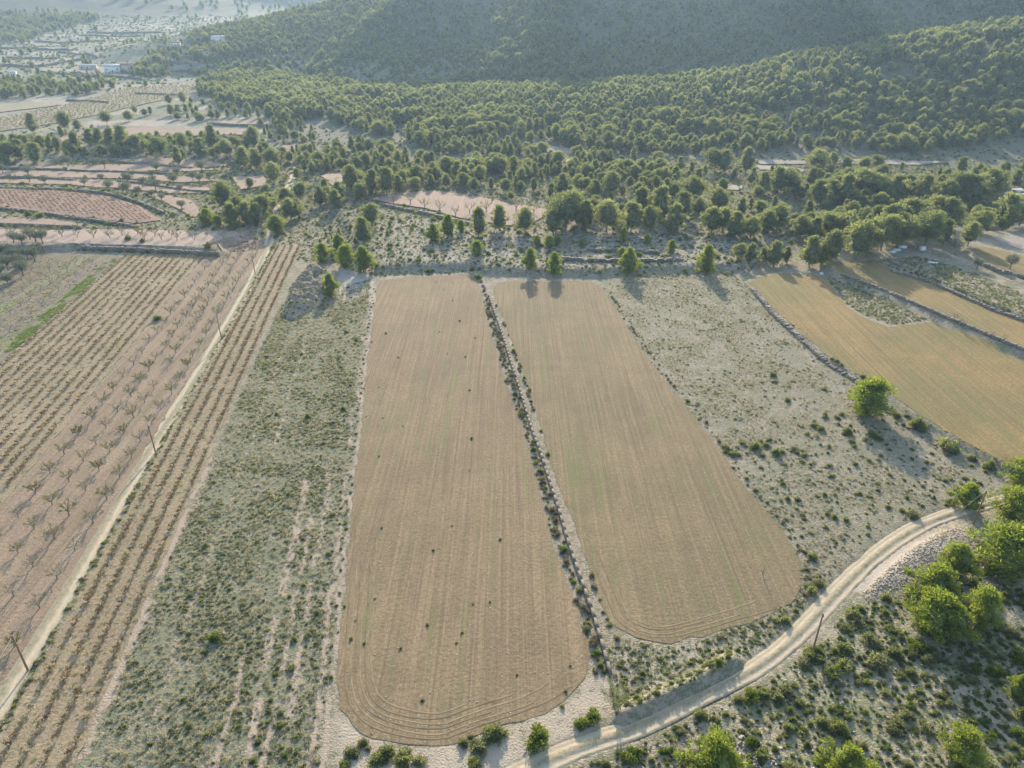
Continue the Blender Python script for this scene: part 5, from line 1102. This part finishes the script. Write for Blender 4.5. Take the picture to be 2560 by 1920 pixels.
# ---------------------------------------------------------------- bare shrubs and dead trees
bs_ = [(1246, 838, 1.3, 'ditch beside the channel wall, far part'), (1262, 900, 1.1, 'ditch beside the channel wall, far part'), (1285, 960, 1.4, 'ditch beside the channel wall, middle part'), (1292, 985, 1.3, 'ditch beside the channel wall, middle part'), (2325, 795, 1.7, 'wall between the orange fields'), (2385, 815, 1.4, 'wall between the orange fields'), (2400, 822, 1.2, 'wall between the orange fields'), (2470, 852, 1.2, 'wall between the orange fields'), (2505, 862, 1.0, 'wall between the orange fields'), (1668, 665, .9, 'scrub above the fallow field'), (2250, 758, .9, 'wall between the orange fields')]
cn = {}
for k, (a, b, s, zone) in enumerate(bs_):
    cn[zone] = cn.get(zone, 0) + 1; p = W(a, b, Z3 + .4 if a > 2200 else 0)
    thing('bare_shrub', 'leafless brown shrub in the %s, %s from the west' % (zone, ordinal(cn[zone])), 'bare shrub', 'leafless shrubs along walls and ditches', (p[0], p[1], zat(p[0], p[1])), rng.uniform(0, 6), s, [(None, BARES[k % 3])])
def bare_tree(name, lab, p, H, seed, leaves, stems, rad, kids=3):
    r = np.random.default_rng(seed); out, tips = [], []
    for k in range(stems):
        a = r.uniform(0, 6.28); d = np.array([math.cos(a) * .22, math.sin(a) * .22, 1]); d /= np.linalg.norm(d)
        branching(r, np.array([math.cos(a) * .15, math.sin(a) * .15, -.3]), d, H * .36, rad, 3, out, tips, .32, .3, kids)
    V, Fs = joinm(out); parts = [('trunk', mesh('bare_trunk', V, Fs, [MAT_TWIG]))]
    if leaves:
        Q = np.array([a + (b - a) * t for a, b in tips for t in r.uniform(0, 1, leaves)]); Q = Q + r.normal(size=Q.shape) * .06
        lv = leaf_cards(r, Q, rnd_dirs(r, len(Q)), np.full(len(Q), .14), np.full(len(Q), .07)); parts.append(('crown', mesh('thin_leaves', *lv, [MAT_SHRUB])))
    thing(name, lab, 'tree', None, p, 0, 1, parts)
p = W(1541, 1792); bare_tree('thin_poplar', 'tall thin half-bare tree at the end of the channel wall by the track', (p[0], p[1], zat(p[0], p[1])), 5.6, 41, 7, 7, .05)
p = W(1907, 1434); bare_tree('dead_tree', 'slim dead tree casting a shadow at the corner of the second ploughed field', (p[0], p[1], zat(p[0], p[1])), 3.4, 43, 0, 1, .08, 2)
# ---------------------------------------------------------------- poles and overhead cable
MAT_POLE = plain('weathered_pole', (.23, .145, .09), .2, 6.0); MAT_CABLE = plain('cable_grey', (.42, .40, .37), .05, 1.0, .6, 0); MAT_CER = plain('ceramic', (.55, .52, .47), .05, 1.0, .4, 0)
def pole(p, H, lab):
    V, Fs = tube([(0, 0, -.6), (0, 0, H * .5), (0, 0, H)], [.15, .13, .10], 8)
    parts = [('shaft', mesh('pole_shaft', V, Fs, [MAT_POLE]))]
    V, Fs = joinm([box((0, 0, H - .35), (.10, .34, .10)), box((0, -.2, H - .35), (.14, .06, .4))]); parts.append(('bracket', mesh('pole_bracket', V, Fs, [MAT_POLE])))
    V, Fs = tube([(0, .17, H - .32), (0, .17, H - .22), (0, .17, H - .14)], [.05, .065, .03], 8); parts.append(('insulator', mesh('pole_insulator', V, Fs, [MAT_CER])))
    thing('utility_pole', lab, 'utility pole', 'wooden utility poles', p, 0, 1, parts); return np.array([p[0], p[1] + .17, p[2] + H - .14])
GP = lambda a, b: (lambda q: np.array([q[0], q[1], zat(q[0], q[1])]))(W(a, b))
tops = [pole(GP(70, 1676), 6.6, 'wooden utility pole beside the left track, nearest the bottom edge'), pole(GP(389, 1131), 6.5, 'wooden utility pole beside the left track, second from the bottom edge'), pole(GP(554, 848), 6.5, 'wooden utility pole beside the left track, third from the bottom edge'), pole(GP(638, 686), 6.5, 'wooden utility pole beside the left track, just below its far end')]
h5 = hit([(668, 545)])[0]; h6 = hit([(712, 478)])[0]
tops += [pole(h5, 8.0, 'utility pole half hidden by pines where the track enters the wood'), pole(h6, 8.5, 'utility pole among the pines beside the pale winding track')]
tops.append(pole(hit([(712, 420)])[0], 7.0, 'farthest utility pole hidden among the pines'))
d0 = tops[0] - tops[1]; d0[2] = 0
rt = [GP(1120, 2110), GP(2031, 1630), GP(2434, 1310)]
rtop = [pole(rt[1], 7.4, 'wooden utility pole on the lower side of the right-hand track'), pole(rt[2], 7.2, 'dark wooden utility pole beside the round pine near the east edge')]
def cable(a, b, lab, sag=.5):
    t = np.linspace(0, 1, 15)[:, None]; P_ = a * (1 - t) + b * t; P_[:, 2] -= (sag * 4 * t * (1 - t))[:, 0]
    V, Fs = tube(P_ - a, .014, 5); thing('overhead_cable', lab, 'cable', 'overhead cable spans', a, 0, 1, [(None, mesh('cable', V, Fs, [MAT_CABLE]))])
cable(tops[0] + d0 * .8, tops[0], 'overhead cable running out of the bottom edge from the nearest left pole')
nm = ['nearest and second', 'second and third', 'third and fourth', 'fourth and fifth', 'fifth and sixth', 'sixth and farthest']
for k in range(6): cable(tops[k], tops[k + 1], 'overhead cable between the %s poles along the left track' % nm[k])
cable(W(1100, 2022, 7.2), rtop[0], 'overhead cable crossing the right-hand track towards the bottom edge', .3)
cable(rtop[0], rtop[1], 'overhead cable between the two poles of the right-hand track'); cable(rtop[1], rtop[1] * 2 - rtop[0], 'overhead cable leaving over the pines at the east edge')
# ---------------------------------------------------------------- houses, terrace, boxes
MAT_WHITE = plain('white_render', (.68, .65, .60), .06, .5, .8, .1); MAT_CREAM = plain('cream_render', (.47, .40, .31), .1, .5, .8, .1); MAT_TILE = plain('roof_tiles', (.36, .20, .13), .25, 1.5, .85, .5)
MAT_PALEROOF = plain('pale_roof', (.55, .50, .45), .12, 1.0, .8, .3); MAT_GLASS = plain('window_glass', (.05, .06, .07), .1, 1.0, .15, 0); MAT_WOOD = plain('brown_door', (.16, .09, .05), .15, 3.0); MAT_BLUE = plain('pale_blue_plastic', (.48, .62, .74), .06, 1.0, .45, 0)
def house(p, w, d, h, rz, lab, roof=True, wall=MAT_WHITE, rmat=MAT_TILE, wins=3):
    V, Fs = box((0, 0, h / 2 - .5), (w, d, h + 1)); parts = [('wall', mesh('house_wall', V, Fs, [wall]))]
    rh = d * .22; e = .35
    if roof:
        V = np.array([[-w / 2 - e, -d / 2 - e, h - .1], [w / 2 + e, -d / 2 - e, h - .1], [w / 2 + e, d / 2 + e, h - .1], [-w / 2 - e, d / 2 + e, h - .1], [-w / 2 - e, 0, h + rh], [w / 2 + e, 0, h + rh]])
        parts.append(('roof', mesh('house_roof', V, [np.array([[0, 1, 5, 4], [2, 3, 4, 5], [0, 3, 2, 1]]), np.array([[0, 4, 3], [1, 2, 5]])], [rmat])))
        V, Fs = box((w * .28, d * .12, h + rh * .9), (.7, .7, 1.6)); parts.append(('chimney', mesh('chimney', V, Fs, [wall])))
    else:
        V, Fs = joinm([box((0, 0, h + .12), (w + .3, d + .3, .25)), box((0, -d / 2, h + .4), (w + .3, .25, .4)), box((0, d / 2, h + .4), (w + .3, .25, .4))]); parts.append(('roof', mesh('flat_roof', V, Fs, [rmat])))
    e_ = thing('house', lab, 'house', None, p, rz, 1, parts)
    for k in range(wins):
        x = -w / 2 + w * (k + .5) / wins
        if k == wins // 2:
            V, Fs = box((0, 0, 0), (1.2, .12, 2.2)); q = obj('door', mesh('door', V, Fs, [MAT_WOOD]), e_, (x, -d / 2 - .04, 1.1))
        else:
            V, Fs = box((0, 0, 0), (1.3, .10, 1.2)); q = obj('window', mesh('window_frame', V, Fs, [MAT_WOOD]), e_, (x, -d / 2 - .03, h * .55)); V, Fs = box((0, -.04, 0), (1.05, .08, .95)); obj('pane', mesh('pane', V, Fs, [MAT_GLASS]), q)
    return e_
for a, b, w, d, h, rz, lab, roof, wm, rm in ((283, 180, 15, 9, 5.5, .35, 'white farmhouse with a sunlit gable in the hazy valley', True, MAT_WHITE, MAT_PALEROOF), (318, 178, 17, 10, 6, -.15, 'long pale farmhouse right of the sunlit white one in the valley', True, MAT_CREAM, MAT_TILE),
        (222, 172, 16, 7, 3.2, .1, 'low pale shed left of the farmhouses in the valley', True, MAT_CREAM, MAT_PALEROOF), (32, 190, 7, 6, 3.5, .3, 'small white house among fields near the west edge', True, MAT_WHITE, MAT_PALEROOF), (548, 106, 14, 9, 5, 0, 'distant white house below the hazy far hill', True, MAT_WHITE, MAT_PALEROOF),
        (508, 138, 16, 8, 4, .1, 'distant red-roofed house at the foot of the mountain', True, MAT_CREAM, MAT_TILE), (440, 116, 10, 7, 4, .2, 'tiny pale house in the middle of the far valley', True, MAT_WHITE, MAT_TILE)):
    p = hit([(a, b)])[0]; house(p, w, d, h, rz, lab, roof, wm, rm)
# white terrace with a pergola at the east edge, house behind it
p = hit([(2556, 500)])[0]; base = p + np.array([2.5, 3.0, 0])
t = thing('garden_terrace', 'white walled garden terrace with pergola at the east edge among pines', 'terrace', None, base, .12, 1, [
    ('platform', mesh('platform', *box((0, 0, .4), (14, 9, 1.8)), [MAT_WHITE])),
    ('parapet', mesh('parapet', *joinm([box((0, -4.4, 1.75), (14, .25, .9)), box((-6.9, 0, 1.75), (.25, 8.5, .9))]), [MAT_WHITE])),
    ('steps', mesh('steps', *joinm([box((-7.4 - .35 * k, -2, 1.0 - .3 * k), (.4, 2.4, .6)) for k in range(4)]), [MAT_WHITE]))])
for sx in (-5.8, -1.6):
    for sy in (-1.8, 1.8): obj('pergola_post', mesh('pergola_post', *box((0, 0, 1.3), (.22, .22, 2.6)), [MAT_WHITE]), t, (sx, sy, 1.3))
obj('pergola_beam', mesh('pergola_beam', *joinm([box((-3.7, s, 3.95), (5.0, .22, .25)) for s in (-1.8, 1.8)] + [box((-5.9 + .73 * k, 0, 4.18), (.12, 4.4, .16)) for k in range(7)]), [MAT_WHITE]), t)
p = hit([(2590, 470)])[0]; house(p + [1, 4, 0], 14, 9, 5, .12, 'cream house with tiled roof behind the white terrace at the east edge', True, MAT_CREAM, MAT_TILE)
def hive(a, b, z, w, d, h, rz, lab, m1=MAT_BLUE, m2=MAT_WHITE):
    p = W(a, b, z); thing('storage_box', lab, 'box', 'pale boxes at the wood edge', (p[0], p[1], zat(p[0], p[1])), rz, 1, [('body', mesh('box_body', *box((0, 0, h / 2), (w, d, h)), [m1])), ('lid', mesh('box_lid', *box((0, 0, h + .06), (w + .12, d + .12, .12)), [m2]))])
hive(2232, 632, Z5, 1.6, 1.2, .5, .2, 'pale box with flat lid, leftmost of the low ones at the wood edge'); hive(2242, 627, Z5, 2.2, 1.3, .5, .1, 'pale box with flat lid, middle of the low ones at the wood edge'); hive(2256, 620, Z5, 2.4, 1.4, .7, -.1, 'pale blue box with white lid, farthest of the low ones')
hive(2305, 626, Z5, 1.7, 1.4, 1.3, .3, 'tall white box standing apart at the wood edge', MAT_WHITE, MAT_WHITE); hive(2054, 683, Z3 + .5, 1.0, .8, .5, 0, 'small pale box at the far end of the orange field'); hive(2332, 658, Z5, 3.0, .9, .25, -.25, 'long flat white slab on the stony pasture', MAT_WHITE, MAT_WHITE)





# ---------------------------------------------------------------- the air: even haze round camera and place
def build_haze():
    V, fs = box((0, 3000, 360.4), (17000, 17000, 724.1)); me = mesh('haze', V, fs)
    m = bpy.data.materials.new('hazy_air'); m.use_nodes = True; nt = m.node_tree; nt.nodes.clear()
    o = nt.nodes.new('ShaderNodeOutputMaterial'); v = nt.nodes.new('ShaderNodeVolumePrincipled')
    v.inputs['Color'].default_value = (.55, .77, 1.0, 1); v.inputs['Density'].default_value = HAZE; v.inputs['Anisotropy'].default_value = .35
    nt.links.new(v.outputs[0], o.inputs['Volume']); me.materials.append(m)
    obj('haze', me, kind='stuff', label='thin blue haze filling the whole valley air')
HAZE = 0.00014
build_haze()
